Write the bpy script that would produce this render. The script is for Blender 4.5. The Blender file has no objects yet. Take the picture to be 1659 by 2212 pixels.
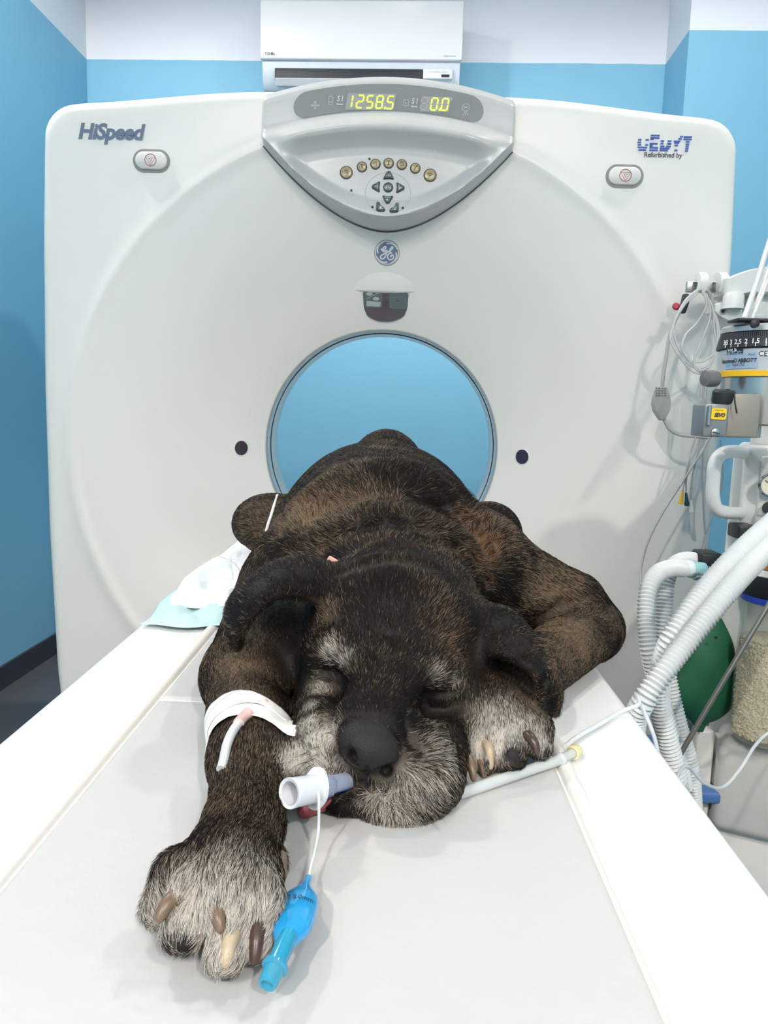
import bpy, bmesh, math, random
import numpy as np
from mathutils import Matrix, Vector, noise as mnoise

S = bpy.context.scene
COL = S.collection
PI = math.pi
random.seed(7)

# ------------------------------------------------------------------ camera, world, lights, exposure
FPX, PCX, PCY, ZC = 1660.0, 829.5, 1106.0, 1.17          # focal length in pixels of the 1659 x 2212 frame, eye height
_y = np.array([36.0, 224.0, FPX]); _y /= np.linalg.norm(_y)
_x = np.array([1.0, -0.032, -(_y[0] - 0.032 * _y[1]) / _y[2]]); _x /= np.linalg.norm(_x)
_z = np.cross(_y, _x)
if _z[1] < 0: _z = -_z
cam = bpy.data.cameras.new('camera'); cam_o = bpy.data.objects.new('camera', cam); COL.objects.link(cam_o)
cam.sensor_fit = 'HORIZONTAL'; cam.sensor_width = 36.0; cam.lens = FPX / 1659.0 * 36.0
cam.clip_start = 0.02
M = Matrix.Identity(4)
for i, a in enumerate((_x, _y, _z)):
    M[i][0], M[i][1], M[i][2] = a[0], a[1], -a[2]
M.translation = (0, 0, ZC)
cam_o.matrix_world = M
S.camera = cam_o

S.view_settings.view_transform = 'Standard'; S.view_settings.look = 'None'
S.view_settings.gamma = 1.0; S.view_settings.use_curve_mapping = False
S.view_settings.exposure = 0.0

S.cycles.max_bounces = 7; S.cycles.diffuse_bounces = 3; S.cycles.glossy_bounces = 3; S.cycles.transmission_bounces = 6
S.cycles.transparent_max_bounces = 8; S.cycles.caustics_reflective = False; S.cycles.caustics_refractive = False
S.cycles.use_adaptive_sampling = True; S.cycles.adaptive_threshold = 0.02

W = bpy.data.worlds.new('room_ambient'); S.world = W; W.use_nodes = True
W.node_tree.nodes['Background'].inputs[0].default_value = (0.9, 0.95, 1.0, 1)
W.node_tree.nodes['Background'].inputs[1].default_value = 0.05

ROOM_A = -math.radians(1.6926)                           # the scanner stands slightly askew in the room
def room(u, v, z=0.0):
    c, s = math.cos(ROOM_A), math.sin(ROOM_A)
    return Vector((u * c - v * s, u * s + v * c, z))
CEIL = 3.30
# (u, v, watts, beam angle, softness): wide downlights, and a narrow one added behind the gantry to brighten the wall through the bore
LAMPS = [(-1.45, 1.95, 138, 176, .25), (1.00, 1.90, 95, 176, .25), (-1.00, -2.00, 370, 168, .6), (1.00, -2.00, 370, 168, .6), (-0.10, 3.12, 265, 76, .7)]
for u, v, p, beam, blend in LAMPS:
    L = bpy.data.lights.new('ceiling_lamp_light', 'SPOT'); L.shadow_soft_size = 0.07; L.energy = p * 0.68; L.spot_size = math.radians(beam); L.spot_blend = blend
    L.color = (1.0, 0.925, 0.855)
    lo = bpy.data.objects.new('ceiling_lamp_light', L); COL.objects.link(lo); lo.location = room(u, v, CEIL - 0.10)

# ------------------------------------------------------------------ helpers
def ray(px, py):
    v = np.array([px - PCX, PCY - py, FPX]); return Vector((float(v @ _x), float(v @ _y), float(v @ _z)))
CAMP = Vector((0, 0, ZC))
def at(px, py, Y):
    d = ray(px, py); return CAMP + d * (Y / d.y)
def atz(px, py, Z):
    d = ray(px, py); return CAMP + d * ((Z - ZC) / d.z)

def pixel_x(p):
    q = Vector(p) - CAMP; c = q.x * _x + q.y * _y + q.z * _z; return PCX + FPX * c[0] / c[2]

def lin(c):
    if isinstance(c, str):
        c = [int(c[i:i + 2], 16) / 255 for i in (0, 2, 4)]
    return tuple((x / 12.92 if x <= 0.04045 else ((x + 0.055) / 1.055) ** 2.4) for x in c[:3])
MATS = {}
def mat(name, c, rough=0.5, metal=0.0, var=0.04, scale=18.0, bump=0.0, bscale=200.0, trans=0.0, ior=1.45, alpha=1.0, emit=None, estr=0.0, spec=0.5, sss=0.0, coat=0.0):
    if name in MATS: return MATS[name]
    m = bpy.data.materials.new(name); m.use_nodes = True
    nt = m.node_tree; b = nt.nodes['Principled BSDF']
    b.inputs['Roughness'].default_value = rough; b.inputs['Metallic'].default_value = metal
    b.inputs['IOR'].default_value = ior; b.inputs['Transmission Weight'].default_value = trans
    b.inputs['Alpha'].default_value = alpha; b.inputs['Specular IOR Level'].default_value = spec
    b.inputs['Coat Weight'].default_value = coat
    if sss:
        b.inputs['Subsurface Weight'].default_value = sss; b.inputs['Subsurface Radius'].default_value = (0.01, 0.006, 0.004)
    l = lin(c)
    if emit is not None:
        b.inputs['Emission Color'].default_value = (*lin(emit), 1); b.inputs['Emission Strength'].default_value = estr
    tc = nt.nodes.new('ShaderNodeTexCoord')
    nz = nt.nodes.new('ShaderNodeTexNoise'); nz.inputs['Scale'].default_value = scale; nz.inputs['Detail'].default_value = 4
    nt.links.new(tc.outputs['Object'], nz.inputs['Vector'])
    mx = nt.nodes.new('ShaderNodeMix'); mx.data_type = 'RGBA'
    mx.inputs[6].default_value = (*[x * (1 - var) for x in l], 1); mx.inputs[7].default_value = (*[min(1, x * (1 + var)) for x in l], 1)
    nt.links.new(nz.outputs['Fac'], mx.inputs[0]); nt.links.new(mx.outputs[2], b.inputs['Base Color'])
    if bump:
        nb = nt.nodes.new('ShaderNodeTexNoise'); nb.inputs['Scale'].default_value = bscale; nb.inputs['Detail'].default_value = 3
        nt.links.new(tc.outputs['Object'], nb.inputs['Vector'])
        bp = nt.nodes.new('ShaderNodeBump'); bp.inputs['Strength'].default_value = bump; bp.inputs['Distance'].default_value = 0.002
        nt.links.new(nb.outputs['Fac'], bp.inputs['Height']); nt.links.new(bp.outputs[0], b.inputs['Normal'])
    MATS[name] = m
    return m

def empty(name, loc, rz=0.0, label=None, cat=None, group=None):
    o = bpy.data.objects.new(name, None); COL.objects.link(o)
    o.location = loc; o.rotation_euler = (0, 0, rz); o.empty_display_size = 0.05
    tag(o, label, cat, group); return o
def tag(o, label=None, cat=None, group=None, kind=None):
    if label: o['label'] = label
    if cat: o['category'] = cat
    if group: o['group'] = group
    if kind: o['kind'] = kind
    return o
def setparent(o, p):
    """geometry is written in world coordinates: keep it there under the parent"""
    if p is None: return o
    o.parent = p
    # parents of parts are either empties placed at the thing's base, or meshes at the world origin
    if p.type == 'EMPTY': o.matrix_parent_inverse = p.matrix_basis.inverted()
    elif p.parent is not None and p.parent.type == 'EMPTY': o.matrix_parent_inverse = Matrix.Identity(4)
    return o
def mesh_obj(name, me, m, parent=None, smooth=35):
    if m is not None: me.materials.append(m)
    if smooth:
        for p in me.polygons: p.use_smooth = True
        me.set_sharp_from_angle(angle=math.radians(smooth))
    o = bpy.data.objects.new(name, me); COL.objects.link(o)
    return setparent(o, parent)
def obj(name, bm, m, parent=None, smooth=35, recalc=True):
    if recalc: bmesh.ops.recalc_face_normals(bm, faces=bm.faces)
    me = bpy.data.meshes.new(name); bm.to_mesh(me); bm.free()
    return mesh_obj(name, me, m, parent, smooth)
def pyobj(name, vs, fs, m, parent=None, smooth=35, recalc=True):
    bm = bmesh.new()
    bv = [bm.verts.new(v) for v in vs]
    for f in fs:
        try: bm.faces.new([bv[i] for i in f])
        except ValueError: pass
    return obj(name, bm, m, parent, smooth, recalc)

def add_box(bm, c, s, rot=None, bev=0.0, seg=2):
    r = bmesh.ops.create_cube(bm, size=1.0)
    vs = r['verts']
    for v in vs:
        v.co = Vector((v.co.x * s[0], v.co.y * s[1], v.co.z * s[2]))
    if bev:
        es = list({e for v in vs for e in v.link_edges})
        rb = bmesh.ops.bevel(bm, geom=es, offset=bev, segments=seg, profile=0.5, affect='EDGES')
        vs = list({v for f in rb['faces'] for v in f.verts} | {v for v in vs if v.is_valid})
    R = rot if rot is not None else Matrix.Identity(3)
    for v in vs: v.co = R @ v.co + Vector(c)
    return vs
def frame_from(n, up=Vector((0, 0, 1))):
    n = Vector(n).normalized()
    x = up.cross(n)
    if x.length < 1e-5: x = Vector((1, 0, 0)).cross(n)
    x.normalize(); y = n.cross(x)
    return Matrix((x, y, n)).transposed()          # columns: x right, y up, n outward
def add_tube(bm, pts, r, seg=12, cap=True, closed=False):
    """sweep a circle along points; r number or list"""
    P = [Vector(p) for p in pts]; n = len(P)
    rs = r if isinstance(r, (list, tuple, np.ndarray)) else [r] * n
    t0 = (P[1] - P[0]).normalized()
    a = Vector((0, 0, 1)) if abs(t0.z) < 0.9 else Vector((1, 0, 0))
    nx = (a - t0 * a.dot(t0)).normalized()
    rings = []
    for i in range(n):
        if closed: t = (P[(i + 1) % n] - P[i - 1]).normalized()
        else: t = (P[min(i + 1, n - 1)] - P[max(i - 1, 0)])
        if t.length < 1e-9: t = t0
        t.normalize()
        nx = (nx - t * nx.dot(t)).normalized(); ny = t.cross(nx)
        rings.append([bm.verts.new(P[i] + (nx * math.cos(2 * PI * k / seg) + ny * math.sin(2 * PI * k / seg)) * rs[i]) for k in range(seg)])
    m = n if closed else n - 1
    for i in range(m):
        A, B = rings[i], rings[(i + 1) % n]
        for k in range(seg): bm.faces.new((A[k], A[(k + 1) % seg], B[(k + 1) % seg], B[k]))
    if cap and not closed:
        bm.faces.new(rings[0][::-1]); bm.faces.new(rings[-1])
    return rings
def spline(ctrl, n=60):
    """Catmull-Rom through control points"""
    P = [np.array(p, float) for p in ctrl]
    P = [2 * P[0] - P[1]] + P + [2 * P[-1] - P[-2]]
    out = []; m = len(P) - 3
    for j in range(n):
        s = j / (n - 1) * m; i = min(int(s), m - 1); t = s - i
        a, b, c, d = P[i:i + 4]
        out.append(0.5 * ((2 * b) + (-a + c) * t + (2 * a - 5 * b + 4 * c - d) * t * t + (-a + 3 * b - 3 * c + d) * t ** 3))
    return [Vector(o) for o in out]
def resample(pts, step):
    P = np.array([tuple(p) for p in pts]); d = np.r_[0, np.cumsum(np.linalg.norm(np.diff(P, axis=0), axis=1))]
    s = np.arange(0, d[-1], step)
    return [Vector((np.interp(x, d, P[:, 0]), np.interp(x, d, P[:, 1]), np.interp(x, d, P[:, 2]))) for x in s]
def add_lathe(bm, prof, base, axis=Vector((0, 0, 1)), seg=40, cap=True):
    """prof: list of (radius, height along axis)"""
    F = frame_from(axis, Vector((0, 1, 0)) if abs(Vector(axis).normalized().z) > 0.9 else Vector((0, 0, 1)))
    base = Vector(base); rings = []
    for r, h in prof:
        rings.append([bm.verts.new(base + F @ Vector((r * math.cos(2 * PI * k / seg), r * math.sin(2 * PI * k / seg), h))) for k in range(seg)])
    for A, B in zip(rings, rings[1:]):
        for k in range(seg): bm.faces.new((A[k], A[(k + 1) % seg], B[(k + 1) % seg], B[k]))
    if cap:
        if prof[0][0] > 1e-6: bm.faces.new(rings[0][::-1])
        if prof[-1][0] > 1e-6: bm.faces.new(rings[-1])
    return rings
def add_prism(bm, poly, o, F, h0, h1, bev=0.0):
    """2-D polygon in frame F at origin o, extruded from h0 to h1 along the frame's normal"""
    o = Vector(o); n = len(poly)
    lo = [bm.verts.new(o + F @ Vector((x, y, h0))) for x, y in poly]
    if bev:
        c = np.mean(poly, axis=0)
        R = max(np.linalg.norm(np.array(p) - c) for p in poly)
        k = 1 - bev / R
        mid = [bm.verts.new(o + F @ Vector((x, y, h1 - bev))) for x, y in poly]
        m2 = [bm.verts.new(o + F @ Vector((c[0] + (x - c[0]) * (1 - (1 - k) * .4), c[1] + (y - c[1]) * (1 - (1 - k) * .4), h1 - bev * .35))) for x, y in poly]
        hi = [bm.verts.new(o + F @ Vector((c[0] + (x - c[0]) * k, c[1] + (y - c[1]) * k, h1))) for x, y in poly]
        rings = [lo, mid, m2, hi]
    else:
        hi = [bm.verts.new(o + F @ Vector((x, y, h1))) for x, y in poly]; rings = [lo, hi]
    for A, B in zip(rings, rings[1:]):
        for k in range(n): bm.faces.new((A[k], A[(k + 1) % n], B[(k + 1) % n], B[k]))
    bm.faces.new(lo[::-1]); bm.faces.new(rings[-1])
def circle(r, n=32, cx=0, cy=0, ry=None):
    ry = r if ry is None else ry
    return [(cx + r * math.cos(2 * PI * k / n), cy + ry * math.sin(2 * PI * k / n)) for k in range(n)]
def rrect(w, h, r, n=6, cx=0, cy=0):
    out = []
    for (sx, sy, a0) in ((1, 1, 0), (-1, 1, 90), (-1, -1, 180), (1, -1, 270)):
        for k in range(n + 1):
            a = math.radians(a0 + 90 * k / n)
            out.append((cx + sx * (w / 2 - r) + r * math.cos(a), cy + sy * (h / 2 - r) + r * math.sin(a)))
    return out
def roundpoly(pts, r, n=5):
    """round the corners of a polygon"""
    out = []; m = len(pts)
    for i in range(m):
        a, b, c = (np.array(pts[j % m], float) for j in (i - 1, i, i + 1))
        u = a - b; v = c - b; lu, lv = np.linalg.norm(u), np.linalg.norm(v)
        d = min(r, lu * .45, lv * .45); p, q = b + u / lu * d, b + v / lv * d
        for k in range(n + 1):
            t = k / n; out.append(tuple((1 - t) ** 2 * p + 2 * t * (1 - t) * b + t * t * q))
    return out
def add_stroke(bm, pts, w, o, F, h0, h1, closed=False):
    """flat raised line in a frame"""
    P = [np.array(p, float) for p in pts]; n = len(P); o = Vector(o)
    ws = w if isinstance(w, (list, tuple)) else [w] * n
    L, R = [], []
    for i in range(n):
        t = (P[(i + 1) % n] - P[i - 1]) if closed else P[min(i + 1, n - 1)] - P[max(i - 1, 0)]
        t = t / (np.linalg.norm(t) + 1e-12); nrm = np.array([-t[1], t[0]])
        L.append(P[i] + nrm * ws[i] / 2); R.append(P[i] - nrm * ws[i] / 2)
    def v(p, h): return bm.verts.new(o + F @ Vector((p[0], p[1], h)))
    LT, RT = [v(p, h1) for p in L], [v(p, h1) for p in R]; LB, RB = [v(p, h0) for p in L], [v(p, h0) for p in R]
    m = n if closed else n - 1
    for i in range(m):
        j = (i + 1) % n
        bm.faces.new((LT[i], RT[i], RT[j], LT[j])); bm.faces.new((LB[i], LT[i], LT[j], LB[j])); bm.faces.new((RT[i], RB[i], RB[j], RT[j]))
    if not closed:
        bm.faces.new((LT[0], LB[0], RB[0], RT[0])); bm.faces.new((LT[-1], RT[-1], RB[-1], LB[-1]))
def text_mesh(txt, size, bold=0.0, xs=1.0, shear=0.0, space=1.0):
    c = bpy.data.curves.new('lettering', 'FONT'); c.body = txt; c.size = size; c.offset = bold; c.shear = shear; c.space_character = space
    c.align_x = 'CENTER'; c.align_y = 'CENTER'; c.resolution_u = 3
    o = bpy.data.objects.new('lettering', c); COL.objects.link(o)
    dg = bpy.context.evaluated_depsgraph_get(); me = bpy.data.meshes.new_from_object(o.evaluated_get(dg))
    bpy.data.objects.remove(o); bpy.data.curves.remove(c)
    vs = [(v.co.x * xs, v.co.y) for v in me.vertices]; fs = [tuple(p.vertices) for p in me.polygons]
    bpy.data.meshes.remove(me)
    return vs, fs
def lettering(name, txt, size, o, F, m, parent, lift=0.0012, bold=0.0, xs=1.0, shear=0.0, space=1.0, fit=None, warp=None):
    """flat printed letters lying on a surface; fit = width to stretch to"""
    vs, fs = text_mesh(txt, size, bold, xs, shear, space)
    if fit:
        w = max(v[0] for v in vs) - min(v[0] for v in vs); vs = [(v[0] * fit / w, v[1]) for v in vs]
    o = Vector(o)
    if warp: P = [warp(x, y) for x, y in vs]
    else: P = [o + F @ Vector((x, y, lift)) for x, y in vs]
    return pyobj(name, P, fs, m, parent, smooth=0, recalc=False)
def smooth01(a, b, x):
    t = np.clip((x - a) / (b - a), 0, 1); return t * t * (3 - 2 * t)

# ------------------------------------------------------------------ the room
def wall_material(name, low, high, split):
    m = bpy.data.materials.new(name); m.use_nodes = True; nt = m.node_tree; b = nt.nodes['Principled BSDF']
    b.inputs['Roughness'].default_value = 0.55; b.inputs['Specular IOR Level'].default_value = 0.35
    g = nt.nodes.new('ShaderNodeNewGeometry'); sx = nt.nodes.new('ShaderNodeSeparateXYZ'); nt.links.new(g.outputs['Position'], sx.inputs[0])
    wob = nt.nodes.new('ShaderNodeTexNoise'); wob.inputs['Scale'].default_value = 9; nt.links.new(g.outputs['Position'], wob.inputs['Vector'])
    ad = nt.nodes.new('ShaderNodeMath'); ad.operation = 'MULTIPLY_ADD'; ad.inputs[1].default_value = 0.006
    nt.links.new(wob.outputs['Fac'], ad.inputs[0]); nt.links.new(sx.outputs['Z'], ad.inputs[2])
    gt = nt.nodes.new('ShaderNodeMath'); gt.operation = 'GREATER_THAN'; gt.inputs[1].default_value = split + 0.003
    nt.links.new(ad.outputs[0], gt.inputs[0])
    nz = nt.nodes.new('ShaderNodeTexNoise'); nz.inputs['Scale'].default_value = 3; nz.inputs['Detail'].default_value = 6; nt.links.new(g.outputs['Position'], nz.inputs['Vector'])
    l, h = lin(low), lin(high)
    m1 = nt.nodes.new('ShaderNodeMix'); m1.data_type = 'RGBA'; m1.inputs[6].default_value = (*[x * .96 for x in l], 1); m1.inputs[7].default_value = (*[min(1, x * 1.04) for x in l], 1)
    nt.links.new(nz.outputs['Fac'], m1.inputs[0])
    m2 = nt.nodes.new('ShaderNodeMix'); m2.data_type = 'RGBA'; m2.inputs[7].default_value = (*h, 1)
    nt.links.new(gt.outputs[0], m2.inputs[0]); nt.links.new(m1.outputs[2], m2.inputs[6]); nt.links.new(m2.outputs[2], b.inputs['Base Color'])
    nb = nt.nodes.new('ShaderNodeTexNoise'); nb.inputs['Scale'].default_value = 160; nt.links.new(g.outputs['Position'], nb.inputs['Vector'])
    bp = nt.nodes.new('ShaderNodeBump'); bp.inputs['Strength'].default_value = 0.12; bp.inputs['Distance'].default_value = 0.001
    nt.links.new(nb.outputs['Fac'], bp.inputs['Height']); nt.links.new(bp.outputs[0], b.inputs['Normal'])
    return m
WALL = wall_material('blue_paint_white_above', '82bfdd', 'e9eef7', 2.775)
UL, VB, UR, VF = -1.664, 3.842, 2.45, -2.3
PIL_U, PIL_V = 1.055, 3.52
def rbox(name, u0, u1, v0, v1, z0, z1, m):
    vs = [room(u, v, z) for z in (z0, z1) for v in (v0, v1) for u in (u0, u1)]
    fs = [(0, 2, 3, 1), (4, 5, 7, 6), (0, 1, 5, 4), (2, 6, 7, 3), (0, 4, 6, 2), (1, 3, 7, 5)]
    o = pyobj(name, vs, fs, m, smooth=0); o['kind'] = 'structure'; return o
T = 0.12
FLOOR = mat('dark_vinyl_floor', '4a4b50', rough=0.45, var=0.12, scale=5, bump=0.05)
rbox('floor', UL - T, UR + T, VF - T, VB + T, -T, 0, FLOOR)
rbox('ceiling', UL - T, UR + T, VF - T, VB + T, CEIL, CEIL + T, mat('white_ceiling_paint', 'eef0f2', rough=.7))
rbox('wall_left', UL - T, UL, VF - T, VB + T, 0, CEIL, WALL)
rbox('wall_back', UL, UR, VB, VB + T, 0, CEIL, WALL)
rbox('wall_right', UR, UR + T, VF - T, VB + T, 0, CEIL, WALL)
rbox('wall_front', UL, UR, VF - T, VF, 0, CEIL, mat('white_wall_paint', 'e6e4e0', rough=.7))
rbox('wall_pillar', PIL_U, UR, PIL_V, VB, 0, CEIL, WALL)
SKIRT = mat('dark_grey_skirting', '3a3d44', rough=0.5)
rbox('baseboard_left', UL, UL + 0.012, VF, VB, 0, 0.095, SKIRT)
rbox('baseboard_back', UL + 0.012, PIL_U, VB - 0.012, VB, 0, 0.095, SKIRT)
rbox('baseboard_pillar', PIL_U, UR, PIL_V - 0.012, PIL_V, 0, 0.095, SKIRT)
rbox('baseboard_right', UR - 0.012, UR, VF, PIL_V - 0.012, 0, 0.095, SKIRT)

# ------------------------------------------------------------------ ceiling lamps (the bodies of the lights above, the added one behind the gantry too)
WHITE = mat('white_plastic', 'f2f2f0', rough=0.35)
for i, (u, v, p, beam, blend) in enumerate(LAMPS):
    o = empty('ceiling_lamp', room(u, v, CEIL), 0, ['round ceiling downlight over the table by the baseboard wall', 'round ceiling downlight over the anaesthesia machine', 'round ceiling downlight by the white wall, over the table foot', 'round ceiling downlight by the white wall, past the anaesthesia machine', 'added downlight behind the scanner gantry, brightening the wall seen through the bore'][i], 'lamp', 'ceiling downlights')
    bm = bmesh.new(); add_lathe(bm, [(0.10, -0.012), (0.118, -0.02), (0.135, -0.012), (0.14, 0.0)], room(u, v, CEIL), seg=40, cap=False); obj('trim_ring', bm, WHITE, o)
    bm = bmesh.new(); add_lathe(bm, [(0.0, -0.008), (0.112, -0.008)], room(u, v, CEIL), seg=40, cap=False)
    obj('diffuser', bm, mat('lamp_diffuser', 'ffffff', emit='ffffff', estr=3.0), o)
# ------------------------------------------------------------------ CT gantry
GX, GZ, GY, GBACK = -0.055, 1.049, 2.09, 2.92
RB, RR = 0.348, 0.86                                     # bore radius, radius of the ridge where the flare begins
GANTRY = mat('gantry_white_plastic', 'f0ede7', rough=0.28, var=0.01, bump=0.03, bscale=600)
gantry = empty('ct_scanner_gantry', (GX, GY + 0.4, 0), 0, 'large off-white CT scanner gantry ring with round bore and control console', 'scanner')
def flare(r):
    """depth behind the front face at distance r from the bore axis"""
    t = np.clip((RR - r) / (RR - RB), 0, 1)
    t = np.where(t < 0.06, t * t / 0.12, t - 0.03) / 0.97
    return 0.235 * (0.15 * t + 0.85 * t ** 2.2) - 0.0055 * np.exp(-((r - 0.845) / 0.019) ** 2)   # with a soft raised rim
def half_w(z):
    return float(np.interp(z, [0, .2, .4, .8, 1.2, 1.6, 1.9], [.865, .893, .909, .921, .922, .913, .900]))
def outline():
    R = []
    zt = lambda x: 1.932 + 0.042 * smooth01(.90, .30, abs(x))     # the top edge rises a little towards the console
    n = 60
    pts = [(half_w(z), z) for z in np.linspace(0.02, 1.84, n)]
    cr = 0.085
    wc = half_w(1.85)
    for k in range(1, 14):
        a = k / 14 * PI / 2
        pts.append((wc - cr + cr * math.cos(a), 1.932 - cr + cr * math.sin(a)))
    pts += [(x, float(zt(x))) for x in np.linspace(wc - cr, 0.0, 40)[1:]]
    full = pts + [(-x, z) for x, z in pts[::-1][1:]]
    full += [(x, 0.02) for x in np.linspace(-half_w(.02), half_w(.02), 50)[1:-1]]
    return full
OUT = outline()
def gpoint(x, z):
    r = math.hypot(x - GX, z - GZ); return Vector((x, GY + float(flare(r)), z))
def gframe(x, z):
    e = 0.004
    n = (gpoint(x, z + e) - gpoint(x, z - e)).cross(gpoint(x + e, z) - gpoint(x - e, z)).normalized()
    if n.y > 0: n = -n
    F = frame_from(n, Vector((0, 0, 1)))
    # keep x to the viewer's right
    if F.col[0].x < 0: F = Matrix((-F.col[0], F.col[1], -F.col[2])).transposed()
    return F
def face_hit(px, py):
    """where a line of sight meets the front cover"""
    p = at(px, py, GY)
    for _ in range(40):
        Y = GY + float(flare(math.hypot(p.x - GX, p.z - GZ))); p = at(px, py, Y)
    return p
vs, fs = [], []
N = len(OUT)
rings = []
nr = 90
for i in range(nr + 1):                                   # flare
    r = RB + (RR - RB) * i / nr
    rings.append([(GX + r * math.cos(a), GY + float(flare(r)), GZ + r * math.sin(a)) for a in [math.atan2(z - GZ, x) for x, z in OUT]])
FIL = 0.035
for i in range(1, 15):                                    # flat face
    t = i / 14
    ring = []
    for x, z in OUT:
        a = math.atan2(z - GZ, x); ro = math.hypot(x, z - GZ) - FIL
        r = RR + (ro - RR) * t
        ring.append((GX + r * math.cos(a), GY + float(flare(r)), GZ + r * math.sin(a)))
    rings.append(ring)
for i in range(1, 8):                                     # rounded edge
    a2 = i / 7 * PI / 2
    ring = []
    for x, z in OUT:
        a = math.atan2(z - GZ, x); r = math.hypot(x, z - GZ) - FIL + FIL * math.sin(a2)
        ring.append((GX + r * math.cos(a), GY + FIL * (1 - math.cos(a2)), GZ + r * math.sin(a)))
    rings.append(ring)
for r in rings: vs += r
for i in range(len(rings) - 1):
    for k in range(N): fs.append((i * N + k, i * N + (k + 1) % N, (i + 1) * N + (k + 1) % N, (i + 1) * N + k))
front = pyobj('front_cover', vs, fs, GANTRY, gantry, smooth=40)
# side shell and back
vs, fs = [], []
ys = [GY + FIL + 0.0005, GY + 0.30, GBACK - 0.05, GBACK]
for j, y in enumerate(ys):
    k = 1.0 if j < 3 else 0.965
    vs += [(GX + x * k, y, GZ + (z - GZ) * k) for x, z in OUT]
for r in (0.55, 0.5):
    vs += [(GX + r * math.cos(a), GBACK, GZ + r * math.sin(a)) for a in [math.atan2(z - GZ, x) for x, z in OUT]]
for i in range(5):
    for k in range(N): fs.append((i * N + k, i * N + (k + 1) % N, (i + 1) * N + (k + 1) % N, (i + 1) * N + k))
pyobj('side_shell', vs, fs, GANTRY, gantry, smooth=40)
# bore: thin film ring, liner, rear flare
bm = bmesh.new()
add_lathe(bm, [(RB + .001, -0.004), (RB - .003, 0.0), (RB - .003, 0.008), (RB + .001, 0.010)], (GX, GY + .235, GZ), Vector((0, 1, 0)), seg=120, cap=False)
obj('bore_edge_ring', bm, mat('grey_bore_edge', '9aa3a6', rough=.4), gantry)
bm = bmesh.new()
add_lathe(bm, [(RB - .001, 0.010), (RB - .002, 0.060)], (GX, GY + .235, GZ), Vector((0, 1, 0)), seg=120, cap=False)
obj('bore_window_film', bm, mat('pale_blue_bore_film', 'cfe8f6', rough=.45), gantry)
bm = bmesh.new()
add_lathe(bm, [(RB - .006, 0.060), (RB - .004, 0.062), (RB - .004, 0.175), (RB + .01, 0.26), (.40, 0.40), (.5, 0.595)], (GX, GY + .235, GZ), Vector((0, 1, 0)), seg=120, cap=False)
obj('bore_liner', bm, mat('bore_liner_grey', 'e6ebec', rough=.3), gantry)
# ---- control console
CONS = mat('silver_grey_console', 'c6c6c4', rough=0.3, metal=0.1, var=0.01)
CY0 = 2.055
CHW = 0.321
def c_top(x):
    return 1.957 + 0.052 * (1 - (abs(x) / CHW) ** 2.0)
def c_bot(x):
    t = np.clip(abs(x) / CHW, 0, 1)
    return float(1.641 + .191 * t ** 1.85)
def c_prot(x, z):
    """how far the console face stands out towards the viewer"""
    d = c_top(x) - z; e = z - c_bot(x)
    p = np.interp(d, [0, .006, .014, .026, .040, .100, .112, .126, .140, .152, .166, .185, .205, .24, .30, .37],
                  [-.045, -.026, -.014, -.004, 0, .004, .010, .022, .032, .029, .015, .003, .000, .002, .007, .014])
    xs = smooth01(.30, .20, abs(x) + .0)                     # the hollow fades out towards the sides
    lip = smooth01(.002, .055, e)
    q = np.interp(d, [0, .006, .014, .026, .040, .100, .112, .126, .140, .2, .4], [-.045, -.026, -.014, -.004, 0, .004, .009, .016, .019, .018, .018])
    k = xs * lip
    return float(p * k + q * (1 - k)) - 0.030 * float(smooth01(.014, .0, e))
def cpoint(x, z): return Vector((GX + x, CY0 - c_prot(x, z), z))
def cframe(x, z):
    e = .006
    n = (cpoint(x, z + e) - cpoint(x, z - e)).cross(cpoint(x + e, z) - cpoint(x - e, z)).normalized()
    if n.y > 0: n = -n
    X = Vector((1, 0, 0)); X = (X - n * X.dot(n)).normalized(); Yv = n.cross(X)
    return Matrix((X, Yv, n)).transposed()
vs, fs = [], []
NU, NV = 96, 90
for i in range(NU + 1):
    x = -CHW + 2 * CHW * i / NU
    xe = max(-1, min(1, x / CHW)); side = max(0.0, (abs(xe) - 0.975) / 0.025)
    for j in range(NV + 1):
        t = j / NV; z = c_bot(x) + (c_top(x) - c_bot(x)) * t
        p = cpoint(x, z); p.y += 0.012 * side ** 2; vs.append(p)
for i in range(NU):
    for j in range(NV): fs.append((i * (NV + 1) + j, (i + 1) * (NV + 1) + j, (i + 1) * (NV + 1) + j + 1, i * (NV + 1) + j + 1))
loop = [i * (NV + 1) for i in range(NU + 1)] + [NU * (NV + 1) + j for j in range(1, NV + 1)] + [i * (NV + 1) + NV for i in range(NU - 1, -1, -1)] + [j for j in range(NV - 1, 0, -1)]
base = len(vs)
for k in loop:
    v = vs[k]; top = v.z > 1.95
    vs.append(Vector((v.x, GY + 0.30 if top else GY + 0.05, v.z - (0.015 if top else 0))))
n = len(loop)
for k in range(n): fs.append((loop[k], loop[(k + 1) % n], base + (k + 1) % n, base + k))
console = pyobj('console', vs, fs, CONS, gantry, smooth=50)
tag(console, 'silver-grey arched control console')
# seam line between console and cover
bm = bmesh.new()
add_tube(bm, [(GX + x, GY - .0005 + float(flare(math.hypot(x, c_bot(x) - GZ))), c_bot(x) - .0015) for x in np.linspace(-CHW, CHW, 90)], .0022, 6)
obj('seam', bm, mat('dark_seam', '6d6f70', rough=.6), console)
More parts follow.
